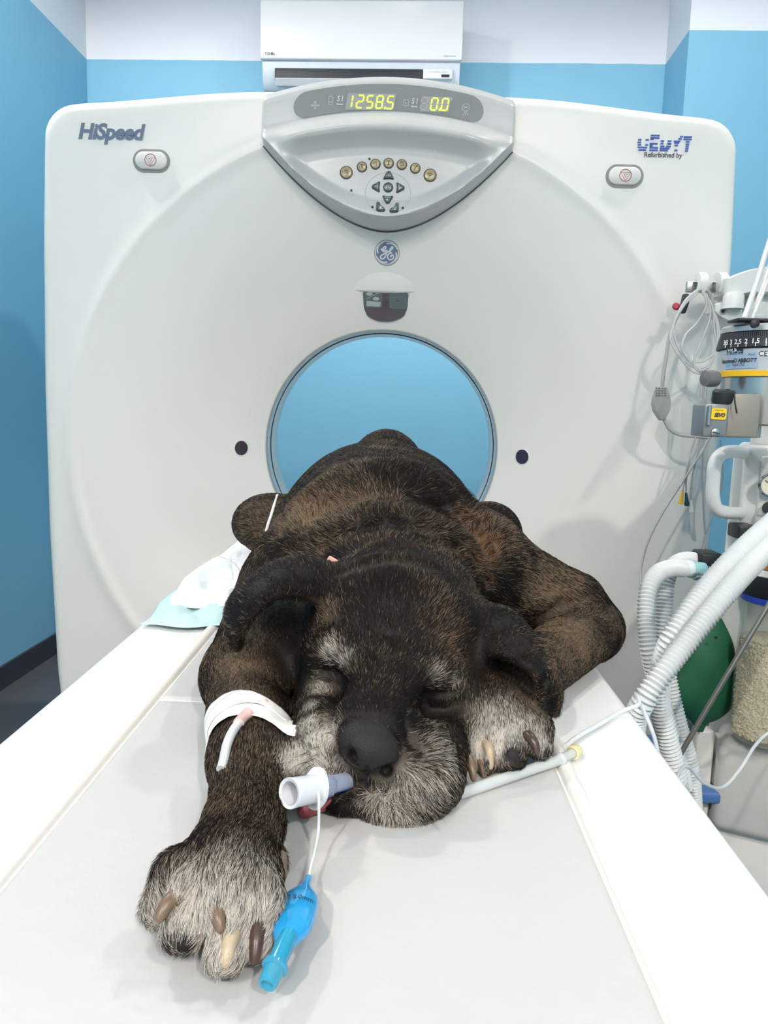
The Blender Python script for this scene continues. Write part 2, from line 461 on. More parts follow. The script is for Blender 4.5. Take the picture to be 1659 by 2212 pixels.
# display band
BAND = mat('display_band_grey', '8d8e8e', rough=.22, var=.02)
def cpx(px, py):
    p = at(px, py, CY0)
    for _ in range(8): p = at(px, py, CY0 - c_prot(p.x - GX, p.z))
    return p.x - GX, p.z
def patch(name, poly, m, parent, lift, nsub=26, fn=None):
    """thin plate bent over the console face: polygon given as upper and lower curves in (x, z)"""
    up, lo = poly; vs, fs = [], []
    n = len(up)
    for i in range(n):
        for j in range(5):
            t = j / 4; x = up[i][0] * (1 - t) + lo[i][0] * t; z = up[i][1] * (1 - t) + lo[i][1] * t
            vs.append(cpoint(x, z) + Vector((0, -lift, 0)))
    for i in range(n - 1):
        for j in range(4): fs.append((i * 5 + j, i * 5 + j + 1, (i + 1) * 5 + j + 1, (i + 1) * 5 + j))
    return pyobj(name, vs, fs, m, parent, smooth=60, recalc=False)
up, lo = [], []
for x in np.concatenate([[-.2395], np.linspace(-.238, -.21, 8), np.linspace(-.2, .2, 40), np.linspace(.21, .238, 8), [.2395]]):
    zc = c_top(x) - 0.0655
    h = 0.0325 * math.sqrt(max(0.0, 1 - (max(0, abs(x) - .2045) / .035) ** 2))
    up.append((x, zc + h)); lo.append((x, zc - h))
band = patch('display_band', (up, lo), BAND, console, 0.0012)
LED = mat('display_digit_glow', 'd8f03c', emit='d6f531', estr=2.2)
GHOST = mat('display_unlit_digit', 'a3a3a2', rough=.3)
ICON = mat('display_icon_print', 'c9c9c8', rough=.4)
SEG = {'0': 'abcdef', '1': 'bc', '2': 'abged', '5': 'afgcd', '8': 'abcdefg'}
def digit(ch, px, py, w, h, name, m, lift):
    x0, z0 = cpx(px, py); F = cframe(x0, z0); o = cpoint(x0, z0) + F.col[2] * lift
    sk = 0.16; tilt = -0.05; t = .0029
    P = {'a': [(-w / 2, h / 2), (w / 2, h / 2)], 'b': [(w / 2, h / 2), (w / 2, 0)], 'c': [(w / 2, 0), (w / 2, -h / 2)], 'd': [(-w / 2, -h / 2), (w / 2, -h / 2)],
         'e': [(-w / 2, 0), (-w / 2, -h / 2)], 'f': [(-w / 2, h / 2), (-w / 2, 0)], 'g': [(-w / 2, 0), (w / 2, 0)]}
    bm = bmesh.new()
    if ch == '.': add_prism(bm, [(x + y * sk, y) for x, y in circle(.0028, 10)], o, F, 0, .0006)
    else:
        for s in SEG[ch]:
            (ax, ay), (bx, by) = P[s]; dx, dy = bx - ax, by - ay; l = math.hypot(dx, dy); g = .0018
            a = (ax + dx / l * g, ay + dy / l * g); b = (bx - dx / l * g, by - dy / l * g)
            add_stroke(bm, [(a[0] + a[1] * sk, a[1]), (b[0] + b[1] * sk, b[1])], t, o, F, 0, .0006)
    obj(name, bm, m, band and console, smooth=0)
def ghost(px0, px1, py, h):
    (xa, za), (xb, zb) = cpx(px0, py), cpx(px1, py); F = cframe((xa + xb) / 2, za)
    bm = bmesh.new(); w = xb - xa
    add_prism(bm, [(-w / 2 + .005, h / 2), (-w / 2 - .001, -h / 2), (w / 2 - .004, -h / 2), (w / 2 + .003, h / 2)], cpoint((xa + xb) / 2, (za + zb) / 2), F, 0.0008, 0.0018)
    obj('digit_backing', bm, GHOST, console, smooth=0)
ghost(747, 853, 220.5, .040); ghost(908, 972, 226, .037)
DW, DH = .0150, .0300
for ch, px in (('1', 754), ('2', 778), ('5', 799), ('8', 820), ('.', 832), ('5', 843)): digit(ch, px, 221 + (px - 800) * .03 if ch != '.' else 234.5, DW if ch != '1' else .016, DH, 'lit_digit', LED, .0022)
for ch, px in (('0', 938), ('.', 950), ('0', 961)): digit(ch, px, 226 + (px - 940) * .03 if ch != '.' else 238, DW, DH * .95, 'lit_digit', LED, .0022)
digit('8', 916, 225, DW, DH * .95, 'unlit_digit', mat('unlit_digit_pale', 'b4b4b3'), .0022)
def icon(px, py, strokes, s, name='icon', w=.0012, m=ICON):
    x0, z0 = cpx(px, py); F = cframe(x0, z0); o = cpoint(x0, z0); bm = bmesh.new()
    for st in strokes:
        closed = st[0] == 'c'; pts = st[1:] if closed else st
        add_stroke(bm, [(x * s, y * s) for x, y in pts], w, o, F, 0.001, 0.0018, closed)
    obj(name, bm, m, console, smooth=0)
icon(681, 228, [[(-1, 0), (1, 0)], [(0, -1), (0, 1)], ['c', *circle(.3, 8, -.7, 0)], ['c', *circle(.3, 8, .7, 0)], ['c', *circle(.3, 8, 0, .7)], ['c', *circle(.3, 8, 0, -.7)]], .010)
icon(715, 218, [['c', *rrect(1.2, 2.6, .3, 2)], [(-.3, .6), (.3, .6)], [(-.4, -.4), (.4, -.4)], [(0, -.8), (0, 0)]], .008)
icon(877, 223, [['c', *rrect(2, 2, .3, 2)], [(-.6, 0), (.6, 0)], [(0, -.6), (0, .6)]], .007)
icon(1006, 236, [['c', *circle(1, 14, 0, .4)], [(-.6, .7), (.6, .1)], [(.6, .7), (-.6, .1)], [(-.5, -1.2), (-.7, -1.8)], [(0, -1.2), (0, -1.8)], [(.5, -1.2), (.7, -1.8)], ['c', *circle(.35, 8, 0, -.8)]], .009)
icon(974, 215, [['c', *circle(1, 12)]], .003)
for px, py in ((734, 217), (895, 222)):
    x0, z0 = cpx(px, py); F = cframe(x0, z0)
    lettering('icon_lettering', 'S I', .019, cpoint(x0, z0) + Vector((0, 0, .003)), F, mat('display_print_white', 'dcdcda'), console, lift=.0018, shear=.2, bold=.0003, xs=.8)
    bm = bmesh.new(); add_stroke(bm, [(-.008, -.0095), (.008, -.0105)], .0025, cpoint(x0, z0), F, .001, .0018); obj('icon_underline', bm, MATS['display_print_white'], console, smooth=0)
# buttons
TAN = mat('tan_round_button', 'b5a17c', rough=.25, coat=.4)
RIMM = mat('dark_button_gap', '4c4a46', rough=.6)
INK = mat('button_ink', '4a4236', rough=.6)
def round_button(px, py, r):
    x0, z0 = cpx(px, py); F = cframe(x0, z0); o = cpoint(x0, z0)
    bm = bmesh.new(); add_lathe(bm, [(r + .0022, -.004), (r + .0022, .0012), (r + .0006, .0016)], o, F.col[2], 36, cap=True); g = obj('button_rim', bm, RIMM, console)
    bm = bmesh.new(); add_lathe(bm, [(r, -.002), (r, .003), (r * .9, .0052), (r * .6, .0062), (0, .0066)], o, F.col[2], 36, cap=False); b = obj('round_button', bm, TAN, console)
    return o + F.col[2] * .0066, F, b
def glyph(o, F, parent, strokes, s, w=.0012, m=None):
    bm = bmesh.new()
    for st in strokes:
        closed = st[0] == 'c'; pts = st[1:] if closed else st
        add_stroke(bm, [(x * s, y * s) for x, y in pts], w, o, F, -.0006, .0006, closed)
    return obj('button_symbol', bm, m or INK, parent, smooth=0)
BULB = [['c', *circle(.45, 10)]] + [[(.65 * math.cos(a), .65 * math.sin(a)), (math.cos(a), math.sin(a))] for a in np.arange(0, 2 * PI, PI / 4)]
SYM = [[[(-1, .7), (1, .7)], [(-.3, .3), (-.3, -.9)], [(.4, .3), (.4, -.9)]],
       [[(-.6, .8), (-.6, .1)], [(.1, .9), (.6, .1)], [(-1, -.1), (-.4, -.1)], [(.5, -.3), (.5, -1)]],
       [[(-.5, .9), (0, .2), (.5, .9)], [(0, .2), (0, -.2)], [(-.5, -1), (0, -.3), (.5, -1), (-.5, -1)]],
       [[(-.8, .9), (.8, .9)], [(-1, .3), (1, .3)], [(-.8, -.2), (-.8, -.8)], [(.8, -.2), (.8, -.8)], [(-.8, -.6), (.8, -.6)]],
       [[(-.9, -.7), (-.3, -.7), (.5, .5), (1, .6)], ['c', *circle(.25, 8, .7, .7)]]]
for px, py, r, s in ((748, 373, .0145, BULB), (782, 361, .0112, SYM[0]), (811, 355, .0112, SYM[1]), (839.5, 353, .0112, SYM[2]), (868, 356, .0112, SYM[3]), (897, 364, .0112, SYM[4]), (929, 379, .0145, BULB)):
    o, F, b = round_button(px, py, r); glyph(o, F, b, s, r * .48)
NAVY = mat('slate_blue_arrow_button', '4d5b68', rough=.25, coat=.5)
PALE = mat('button_pale_print', 'c9c9a8', rough=.6)
def poly_button(px, py, pts, s, rot=0.0, sym=()):
    x0, z0 = cpx(px, py); F = cframe(x0, z0); o = cpoint(x0, z0)
    c, sn = math.cos(rot), math.sin(rot)
    pl = roundpoly([((x * c - y * sn) * s, (x * sn + y * c) * s) for x, y in pts], s * .55, 5)
    big = [(x * 1.13, y * 1.13) for x, y in pl]
    bm = bmesh.new(); add_prism(bm, big, o, F, -.004, .0012); obj('button_rim', bm, RIMM, console)
    bm = bmesh.new(); add_prism(bm, pl, o, F, -.002, .0062, bev=.0035); b = obj('arrow_button', bm, NAVY, console, smooth=60)
    bm = bmesh.new()
    for st in sym: add_stroke(bm, [(x * s, y * s) for x, y in st], .0013, o, F, .0058, .0068)
    obj('button_symbol', bm, PALE, b, smooth=0)
TRI = [(-1.05, -.62), (0, -.42), (1.05, -.62), (.25, .85), (-.25, .85)]
SY = [[(-.5, -.1), (.5, -.1)], [(0, .05), (0, .3)]]
poly_button(839.5, 381, TRI, .0135, 0, SY)
poly_button(837.5, 430, TRI, .0135, PI, [[(-.5, .15), (.5, .15)], [(0, -.25), (0, -.05)]])
poly_button(814, 404, TRI, .0135, PI / 2, [[(-.4, 0), (.3, 0)], [(.2, .5), (.1, -.5)]])
poly_button(863, 406, TRI, .0135, -PI / 2, [[(-.3, 0), (.4, 0)], [(-.1, .5), (-.1, -.5)]])
x0, z0 = cpx(838.5, 405); F = cframe(x0, z0); o = cpoint(x0, z0)
bm = bmesh.new(); add_lathe(bm, [(.0128, -.004), (.0128, .0012), (.011, .0016)], o, F.col[2], 36); obj('button_rim', bm, RIMM, console)
bm = bmesh.new(); add_lathe(bm, [(.0112, -.002), (.0112, .003), (.010, .0052), (.006, .0062), (0, .0064)], o, F.col[2], 36, cap=False); b = obj('centre_button', bm, NAVY, console)
glyph(o + F.col[2] * .0062, F, b, [[(-.2, .45), (-.75, 0), (-.2, -.45)], [(.2, .45), (.75, 0), (.2, -.45)], [(0, .3), (0, -.3)]], .009, .0014, PALE)
KID = [(-.75, .95), (-.25, .95), (.05, .1), (.95, -.45), (.75, -.95), (-.8, -.95)]
poly_button(822, 447, KID, .0125, 0, [[(-.5, -.1), (.3, -.15)], [(-.1, .3), (.2, .2)], [(0, -.6), (.2, -.7)]])
poly_button(852, 449, [(-x, y) for x, y in KID[::-1]], .0125, 0, [[(-.3, -.15), (.5, -.1)], [(-.1, .3), (.2, .3)], [(-.1, -.6), (0, -.7)]])
DOT = mat('black_indicator', '23232b', rough=.3)
for px, py in ((798, 343.5), (759, 411.5), (804.5, 447.5), (870, 449.5)):
    x0, z0 = cpx(px, py); F = cframe(x0, z0)
    bm = bmesh.new(); add_lathe(bm, [(.0034, -.001), (.003, .0012), (0, .0016)], cpoint(x0, z0), F.col[2], 14, cap=False); obj('indicator_lamp', bm, DOT, console)
PLATE = mat('keypad_plate', 'bdbdbc', rough=.4, metal=.1)
x0, z0 = cpx(838, 418); vsx = []
pts = [(x0 + .058 * math.cos(a), z0 + .052 * math.sin(a)) for a in np.linspace(0, 2 * PI, 49)[:-1]]
bm = bmesh.new(); add_tube(bm, [cpoint(x, z) for x, z in pts], .0008, 6, closed=True); obj('keypad_outline', bm, PLATE, console)
bm = bmesh.new(); add_tube(bm, [cpoint(x0 + x, z0 - .018 + 0 * x) for x in np.linspace(-.054, .054, 12)], .0007, 6); obj('keypad_line', bm, PLATE, console)
bm = bmesh.new(); x1, z1 = cpx(759, 418.5); add_tube(bm, [cpoint(x1 + .006 * math.cos(a), z1 + .006 * math.sin(a)) for a in np.linspace(0, 2 * PI, 17)[:-1]], .0006, 6, closed=True); obj('keyhole_mark', bm, PLATE, console)
# ---- stop buttons, lettering, emblem, window, laser ports
FLAT = Matrix(((1, 0, 0), (0, 0, -1), (0, 1, 0)))
REDINK = mat('red_stop_ink', 'a03a4c', rough=.5)
for px, py in ((327.5, 348), (1349, 381)):
    o = face_hit(px, py); F = FLAT
    bm = bmesh.new(); add_prism(bm, rrect(.097, .058, .0285, 10), o, F, -.004, .0015); add_prism(bm, rrect(.090, .051, .025, 10), o, F, .0015, .0017)
    rim = obj('stop_button_recess', bm, mat('recess_grey', '8f8f89', rough=.5), gantry)
    bm = bmesh.new(); add_prism(bm, rrect(.082, .044, .0215, 10), o, F, .0005, .009, bev=.004)
    b = obj('stop_button', bm, mat('stop_button_white', 'e2e0dc', rough=.3), gantry, smooth=60)
    bm = bmesh.new()
    add_stroke(bm, circle(.0148, 32), .0016, o, F, .0088, .0096, True)
    for k, dy in ((.0125, -.0005), (.0045, .0007)):
        tri = [(-k, k * .62 + dy), (k, k * .62 + dy), (0, -k * 1.02 + dy)]
        add_stroke(bm, tri, .0014, o, F, .0088, .0096, True)
    obj('stop_symbol', bm, REDINK, b, smooth=0)
SLATE = mat('slate_lettering', '66758c', rough=.5)
o = at(238.5, 286.5, GY)
lettering('model_lettering', 'HiSpeed', .053, o, FLAT, SLATE, gantry, bold=.0021, xs=.8, shear=.22, fit=.176, space=.95)
# striped badge lettering: each letter cut into horizontal bars
o = at(1435.5, 309, GY)
BLUE = mat('blue_badge', '3d5fae', rough=.5)
letters = {  # x extent in a 14 x 8 grid, rows from the top; each bar (row, x0, x1)
    'c': [(2.2, 0, .9), (3.5, -.1, .85), (2.2, 2.0, 2.9), (4.7, 2.0, 2.8), (4.7, 0, .9), (6, 0.05, 2.6), (7.2, .35, 2.3)],
    'e': [(0, 3.3, 5.7), (1.2, 3.3, 5.7), (1.75, 3.3, 4.2), (4, 3.2, 5.3), (4.6, 3.2, 4.0), (6, 3.2, 5.5), (5.4, 3.2, 4.0), (7.2, 3.2, 5.5)],
    'd': [(2.6, 6.1, 7.0), (2.6, 8.0, 9.0), (3.9, 6.1, 6.9), (3.9, 7.9, 9.0), (5.2, 6.1, 7.2), (5.2, 7.6, 8.9), (6.2, 6.0, 8.6), (7.2, 6.0, 8.2)],
    'y': [(0.2, 11.2, 12.0), (1.4, 10.8, 11.7), (2.6, 9.6, 11.3), (3.4, 9.8, 11.1), (4.6, 9.95, 10.8), (7.0, 9.95, 10.8)],
    't': [(0.3, 12.2, 14.4), (1.5, 12.2, 14.4), (2.7, 12.9, 13.8), (3.9, 12.9, 13.8), (5.0, 12.9, 13.75), (6.1, 12.9, 13.7), (7.2, 12.85, 13.65)]}
sx_, sz_ = .136 / 14.4, .0395 / 8
for ch, bars in letters.items():
    bm = bmesh.new()
    for r, a, b in bars:
        x0, x1 = (a - 7.2) * sx_, (b - 7.2) * sx_; z = (4 - r - .5) * sz_
        add_prism(bm, [(x0, z - .0019), (x1, z - .0019), (x1 + .0003, z + .0019), (x0 + .0003, z + .0019)], o, FLAT, 0.0, .0014)
    obj('badge_letter', bm, BLUE, gantry, smooth=0)
lettering('badge_lettering', 'Refurbished by', .0165, at(1432, 335.5, GY), FLAT, mat('dark_grey_print', '55585c'), gantry, bold=.0004, fit=.097)
# round emblem with a script monogram
o = face_hit(836, 545.5); F = gframe(o.x, o.z); ER = .0345
bm = bmesh.new(); add_lathe(bm, [(ER, -.003), (ER, .0015), (ER * .95, .0022), (0, .0022)], o, F.col[2], 48, cap=False)
emb = obj('emblem', bm, mat('emblem_pale', 'd9dbdc', rough=.4), gantry)
bm = bmesh.new(); add_lathe(bm, [(ER * .86, .0020), (ER * .86, .0028), (0, .0028)], o, F.col[2], 48, cap=False); obj('emblem_field', bm, mat('emblem_blue', '70809b', rough=.4), emb)
bm = bmesh.new(); add_stroke(bm, circle(ER * .985, 48), .001, o, F, .0012, .0026, True); obj('emblem_rim', bm, mat('emblem_rim_grey', '7b8287'), emb)
bm = bmesh.new()
s = ER * .86
def st(ctrl, w=.115, n=26): add_stroke(bm, [(p.x * s, p.y * s) for p in spline([(a, b, 0) for a, b in ctrl], n)], w * s, o, F, .0027, .0036)
for k in range(4):
    a0 = k * PI / 2 + 1.62
    add_stroke(bm, [((.98 - .16 * (t ** 3)) * s * math.cos(a0 - 1.25 * (1 - t)), (.98 - .16 * (t ** 3)) * s * math.sin(a0 - 1.25 * (1 - t))) for t in np.linspace(0, 1, 16)], [s * (.05 + .09 * t) for t in np.linspace(0, 1, 16)], o, F, .0027, .0036)
st([(-.55, .38), (-.47, .24), (-.31, .24), (-.14, .42), (-.11, .54), (-.21, .56), (-.36, .42), (-.41, .20), (-.27, .10), (-.10, .18), (.01, .28)], n=40)
st([(.01, .28), (-.035, -.01), (-.14, -.31), (-.31, -.53), (-.48, -.56), (-.60, -.41), (-.53, -.26), (-.29, -.11), (.015, .065), (.27, .19)], n=40)
st([(.22, .15), (.47, .39), (.55, .51), (.46, .56), (.34, .44), (.25, .20), (.28, .06), (.45, .03)], n=36)
st([(.47, .01), (.20, -.06), (.06, -.31), (.13, -.55), (.37, -.62), (.58, -.50), (.60, -.26), (.46, -.18), (.35, -.31), (.43, -.38)], n=40)
obj('monogram', bm, mat('emblem_white', 'e8e9ea', rough=.4), emb, smooth=0)
# positioning-light window under a raised brow
o = face_hit(833, 660); F = gframe(o.x, o.z)
ww, hh = .128, .104
win = roundpoly([(-.50 * ww, .40 * hh), (-.44 * ww, .50 * hh), (.44 * ww, .50 * hh), (.50 * ww, .38 * hh), (.49 * ww, -.08 * hh), (.40 * ww, -.34 * hh), (.15 * ww, -.49 * hh), (-.15 * ww, -.50 * hh), (-.40 * ww, -.36 * hh), (-.49 * ww, -.08 * hh)], .014, 4)
bm = bmesh.new(); add_prism(bm, [(x * 1.05, y * 1.05) for x, y in win], o, F, -.004, .0025); bez = obj('light_window_frame', bm, mat('window_bezel', 'c4c8c6', rough=.4), gantry)
bm = bmesh.new(); add_prism(bm, win, o, F, 0, .0042); obj('light_window', bm, mat('dark_plum_glass', '2f2234', rough=.08, coat=.8), gantry)
WG = mat('window_grey_print', '59666a', rough=.25)
bm = bmesh.new(); add_prism(bm, roundpoly([(-.485 * ww, .47 * hh), (-.08 * ww, .47 * hh), (-.08 * ww, -.02 * hh), (-.12 * ww, -.05 * hh), (-.475 * ww, -.05 * hh)], .004, 3), o, F, .004, .0050); obj('window_label', bm, WG, gantry, smooth=0)
bm = bmesh.new(); add_prism(bm, roundpoly([(.08 * ww, .47 * hh), (.46 * ww, .47 * hh), (.485 * ww, .36 * hh), (.475 * ww, -.07 * hh), (.12 * ww, -.06 * hh), (.08 * ww, -.02 * hh)], .004, 3), o, F, .004, .0050); obj('window_label', bm, WG, gantry, smooth=0)
LG = mat('window_pale_print', 'a9b4b4', rough=.3)
bm = bmesh.new()
add_prism(bm, circle(.072 * ww, 20, -.36 * ww, .38 * hh, .055 * hh), o, F, .0045, .0056); add_prism(bm, circle(.072 * ww, 20, -.21 * ww, .235 * hh, .055 * hh), o, F, .0045, .0056)
add_stroke(bm, [(-.43 * ww, .22 * hh), (-.14 * ww, .43 * hh)], .0012, o, F, .0045, .0056)
add_prism(bm, [(-.42 * ww, .16 * hh), (-.11 * ww, .14 * hh), (-.125 * ww, -.01 * hh), (-.43 * ww, .0 * hh)], o, F, .0045, .0056)
obj('window_pictogram', bm, LG, gantry, smooth=0)
bm = bmesh.new(); add_prism(bm, circle(.0022, 12, .27 * ww, .19 * hh), o, F, .0045, .0056); obj('sensor_hole', bm, DOT, gantry, smooth=0)
# brow: a soft bump over the window
vs, fs = [], []
oc = face_hit(832, 610)
for i in range(41):
    for j in range(25):
        a, b = i / 40 * 2 - 1, j / 24 * 2 - 1
        x, z = oc.x + a * .088, oc.z + b * .027 - .006 * a * a
        q = gpoint(x, z); fr = gframe(x, z).col[2]
        bb = (b + .45) / (1.45 if b > -.45 else .55); h = .013 * max(0, 1 - a * a - bb * bb) ** (1.3 if b > -.45 else .8) - .0006
        vs.append(q + fr * h)
for i in range(40):
    for j in range(24): fs.append((i * 25 + j, (i + 1) * 25 + j, (i + 1) * 25 + j + 1, i * 25 + j + 1))
pyobj('window_brow', vs, fs, GANTRY, gantry, smooth=80)
for px, py in ((521, 968), (1128, 987)):
    o = face_hit(px, py); F = gframe(o.x, o.z)
    bm = bmesh.new(); add_lathe(bm, [(.0245, -.006), (.0245, .001), (.0225, .0025), (.021, .001)], o, F.col[2], 36, cap=False); rim = obj('laser_port_rim', bm, mat('port_rim_white', 'e9e9e6', rough=.3), gantry)
    bm = bmesh.new(); add_lathe(bm, [(.0215, .0012), (0, .0014)], o, F.col[2], 36, cap=False); obj('laser_port', bm, mat('dark_plum_glass', '2f2234'), gantry)

# ------------------------------------------------------------------ air conditioner
ACV = 3.592
ac = empty('air_conditioner', room(-.33, VB, 2.58), ROOM_A, 'white split air conditioner mounted on the wall above the scanner', 'air conditioner')
RA = Matrix.Rotation(ROOM_A, 3, 'Z')
def rb(name, u0, u1, v0, v1, z0, z1, m, parent, bev=.004):
    bm = bmesh.new(); add_box(bm, room((u0 + u1) / 2, (v0 + v1) / 2, (z0 + z1) / 2), (u1 - u0, v1 - v0, z1 - z0), RA, bev, 3); return obj(name, bm, m, parent, smooth=40)
ACW = mat('air_conditioner_white', 'dadee3', rough=.22, var=.01)
U0, U1 = -.777, .113
def prof(name, pts, u0, u1, m, parent):
    n = len(pts); vs = [room(u, v, z) for u in (u0, u1) for v, z in pts]
    fs = [tuple(range(n)), tuple(range(2 * n - 1, n - 1, -1))] + [(k, (k + 1) % n, n + (k + 1) % n, n + k) for k in range(n)]
    return pyobj(name, vs, fs, m, parent, smooth=50)
arc = [(ACV + .020 + .06 * (1 - math.cos(t)), 2.685 - .02 - .10 * math.sin(t)) for t in np.linspace(0, PI / 2, 9)]
prof('body', [(VB - .001, 2.915), (ACV + .02, 2.915), (ACV + .02, 2.665)] + arc + [(VB - .001, 2.565)], U0 + .008, U1 - .008, mat('air_conditioner_body', 'c3cfda', rough=.35), ac)
rb('front_panel', U0, U1, ACV, ACV + .022, 2.680, 2.921, ACW, ac, .006)
rb('outlet', U0 + .065, U1 - .17, ACV + .012, ACV + .075, 2.598, 2.647, mat('dark_outlet', '23272e', rough=.5), ac, .003)
louv = prof('louver', [(ACV + .018, 2.612), (ACV + .006, 2.600), (ACV + .030, 2.580), (ACV + .045, 2.590)], U0 + .068, U1 - .172, ACW, ac)
rb('control_strip', U1 - .168, U1 - .04, ACV + .009, ACV + .06, 2.607, 2.648, ACW, ac, .003)
rb('receiver_window', U1 - .088, U1 - .052, ACV + .006, ACV + .02, 2.613, 2.624, DOT, ac, .002)
FR = RA @ FLAT
lettering('brand_lettering', 'TOSHIBA', .016, room(-.732, ACV, 2.699), FR, mat('dark_grey_print', '55585c'), ac, bold=.0006, fit=.046)
bm = bmesh.new(); oo = room(.058, ACV, 2.696)
add_stroke(bm, [(-.026, 0), (-.018, .003), (-.008, .001), (-.008, -.001), (-.018, -.003)], .0012, oo, FR, .0005, .0013, True); add_stroke(bm, [(-.008, 0), (.028, 0)], .0016, oo, FR, .0005, .0013)
obj('series_mark', bm, mat('grey_print', '8f9499'), ac, smooth=0)
lettering('strip_lettering', 'HI POWER  TIMER  PRE DEF  OPERATION', .0055, room(U1 - .104, ACV + .009, 2.634), FR, mat('grey_print', '8f9499'), ac, lift=.0006, fit=.085)

# ------------------------------------------------------------------ patient table
TZ = 0.825                                                # level the animal lies on
TABW = mat('table_white_laminate', 'fbfbf9', rough=.3, var=.01)
table = empty('patient_table', (GX, 0.6, 0), 0, 'long white scanner table with wide flat side decks leading into the bore', 'table')
TX0, TX1, PX0, PX1 = -.402, .289, -.274, .166
def tbox(name, x0, x1, y0, y1, z0, z1, m, parent, bev=.006, seg=3):
    bm = bmesh.new(); add_box(bm, ((x0 + x1) / 2, (y0 + y1) / 2, (z0 + z1) / 2), (x1 - x0, y1 - y0, z1 - z0), None, bev, seg); return obj(name, bm, m, parent, smooth=40)
Y0T = -1.05
tbox('deck', TX0, TX1, Y0T, 1.442, TZ - .065, TZ - .003, TABW, table, .014, 4)
tbox('front_deck', TX0, TX1, 1.462, 2.04, TZ - .060, TZ + .004, TABW, table, .008)
tbox('cradle', GX - .20, GX + .20, 1.50, 2.95, TZ - .05, TZ - .012, TABW, table, .012)
tbox('underframe', TX0 + .06, TX1 - .06, Y0T + .1, 2.0, TZ - .15, TZ - .062, mat('table_grey', 'c9cccc', rough=.4), table)
tbox('pedestal', GX - .24, GX + .24, .3, 1.75, .06, TZ - .145, mat('table_grey', 'c9cccc'), table, .03, 4)
tbox('base_plate', GX - .30, GX + .30, .1, 1.9, 0.0, .07, mat('table_base_grey', '8b8f92', rough=.5), table, .02)
TRIM = mat('translucent_edge_trim', 'f0eee8', rough=.25, var=.03)
for name, x in (('edge_trim', PX0 - .008), ('edge_trim', PX1 + .008)):
    bm = bmesh.new(); add_tube(bm, [(x, Y0T + .02, TZ - .004), (x, .5, TZ - .004), (x, 1.44, TZ - .004)], .0085, 12); obj(name, bm, TRIM, table)
PAD = mat('pad_white_vinyl', 'c6c5c3', rough=.5, var=.03, scale=6, bump=.22, bscale=70)
def pad(label, y0, y1, nm='table_pad'):
    w = PX1 - PX0; E_ = [0, .0015, .003, .005, .0075]
    def cuts(l, n): return [e / l for e in E_] + list(np.linspace(.012 / l, 1 - .012 / l, n)) + [1 - e / l for e in E_[::-1]]
    ca_, cb_ = cuts(w, 30), cuts(y1 - y0, max(8, int((y1 - y0) / .03)))
    bm = bmesh.new(); nx, ny = len(ca_) - 1, len(cb_) - 1
    g = []
    for j in range(ny + 1):
        row = []
        for i in range(nx + 1):
            a, b = ca_[i], cb_[j]
            ex = min(a, 1 - a) * w; ey = min(b, 1 - b) * (y1 - y0); e = min(ex, ey)
            dz = -.006 * (1 - min(1, e / .007)) ** 2 + .0008 * math.sin(7 * a + 3 * b) * min(1, e / .05)
            row.append(bm.verts.new((PX0 + a * w, y0 + b * (y1 - y0), TZ + dz)))
        g.append(row)
    for j in range(ny):
        for i in range(nx): bm.faces.new((g[j][i], g[j][i + 1], g[j + 1][i + 1], g[j + 1][i]))
    ring = [g[0][i] for i in range(nx + 1)] + [g[j][nx] for j in range(1, ny + 1)] + [g[ny][i] for i in range(nx - 1, -1, -1)] + [g[j][0] for j in range(ny - 1, 0, -1)]
    low = [bm.verts.new((v.co.x, v.co.y, TZ - .0032)) for v in ring]; n = len(ring)
    for k in range(n): bm.faces.new((ring[k], low[k], low[(k + 1) % n], ring[(k + 1) % n]))
    bm.faces.new(low)
    o = obj(nm, bm, PAD, None, smooth=60); tag(o, label, 'pad', 'table pads'); return o
pad('scuffed white vinyl pad section on the table under the outstretched paws and chin', Y0T + .03, .8562)
pad('white vinyl pad section on the table under the dog\'s shoulders and belly', .8585, 1.44)
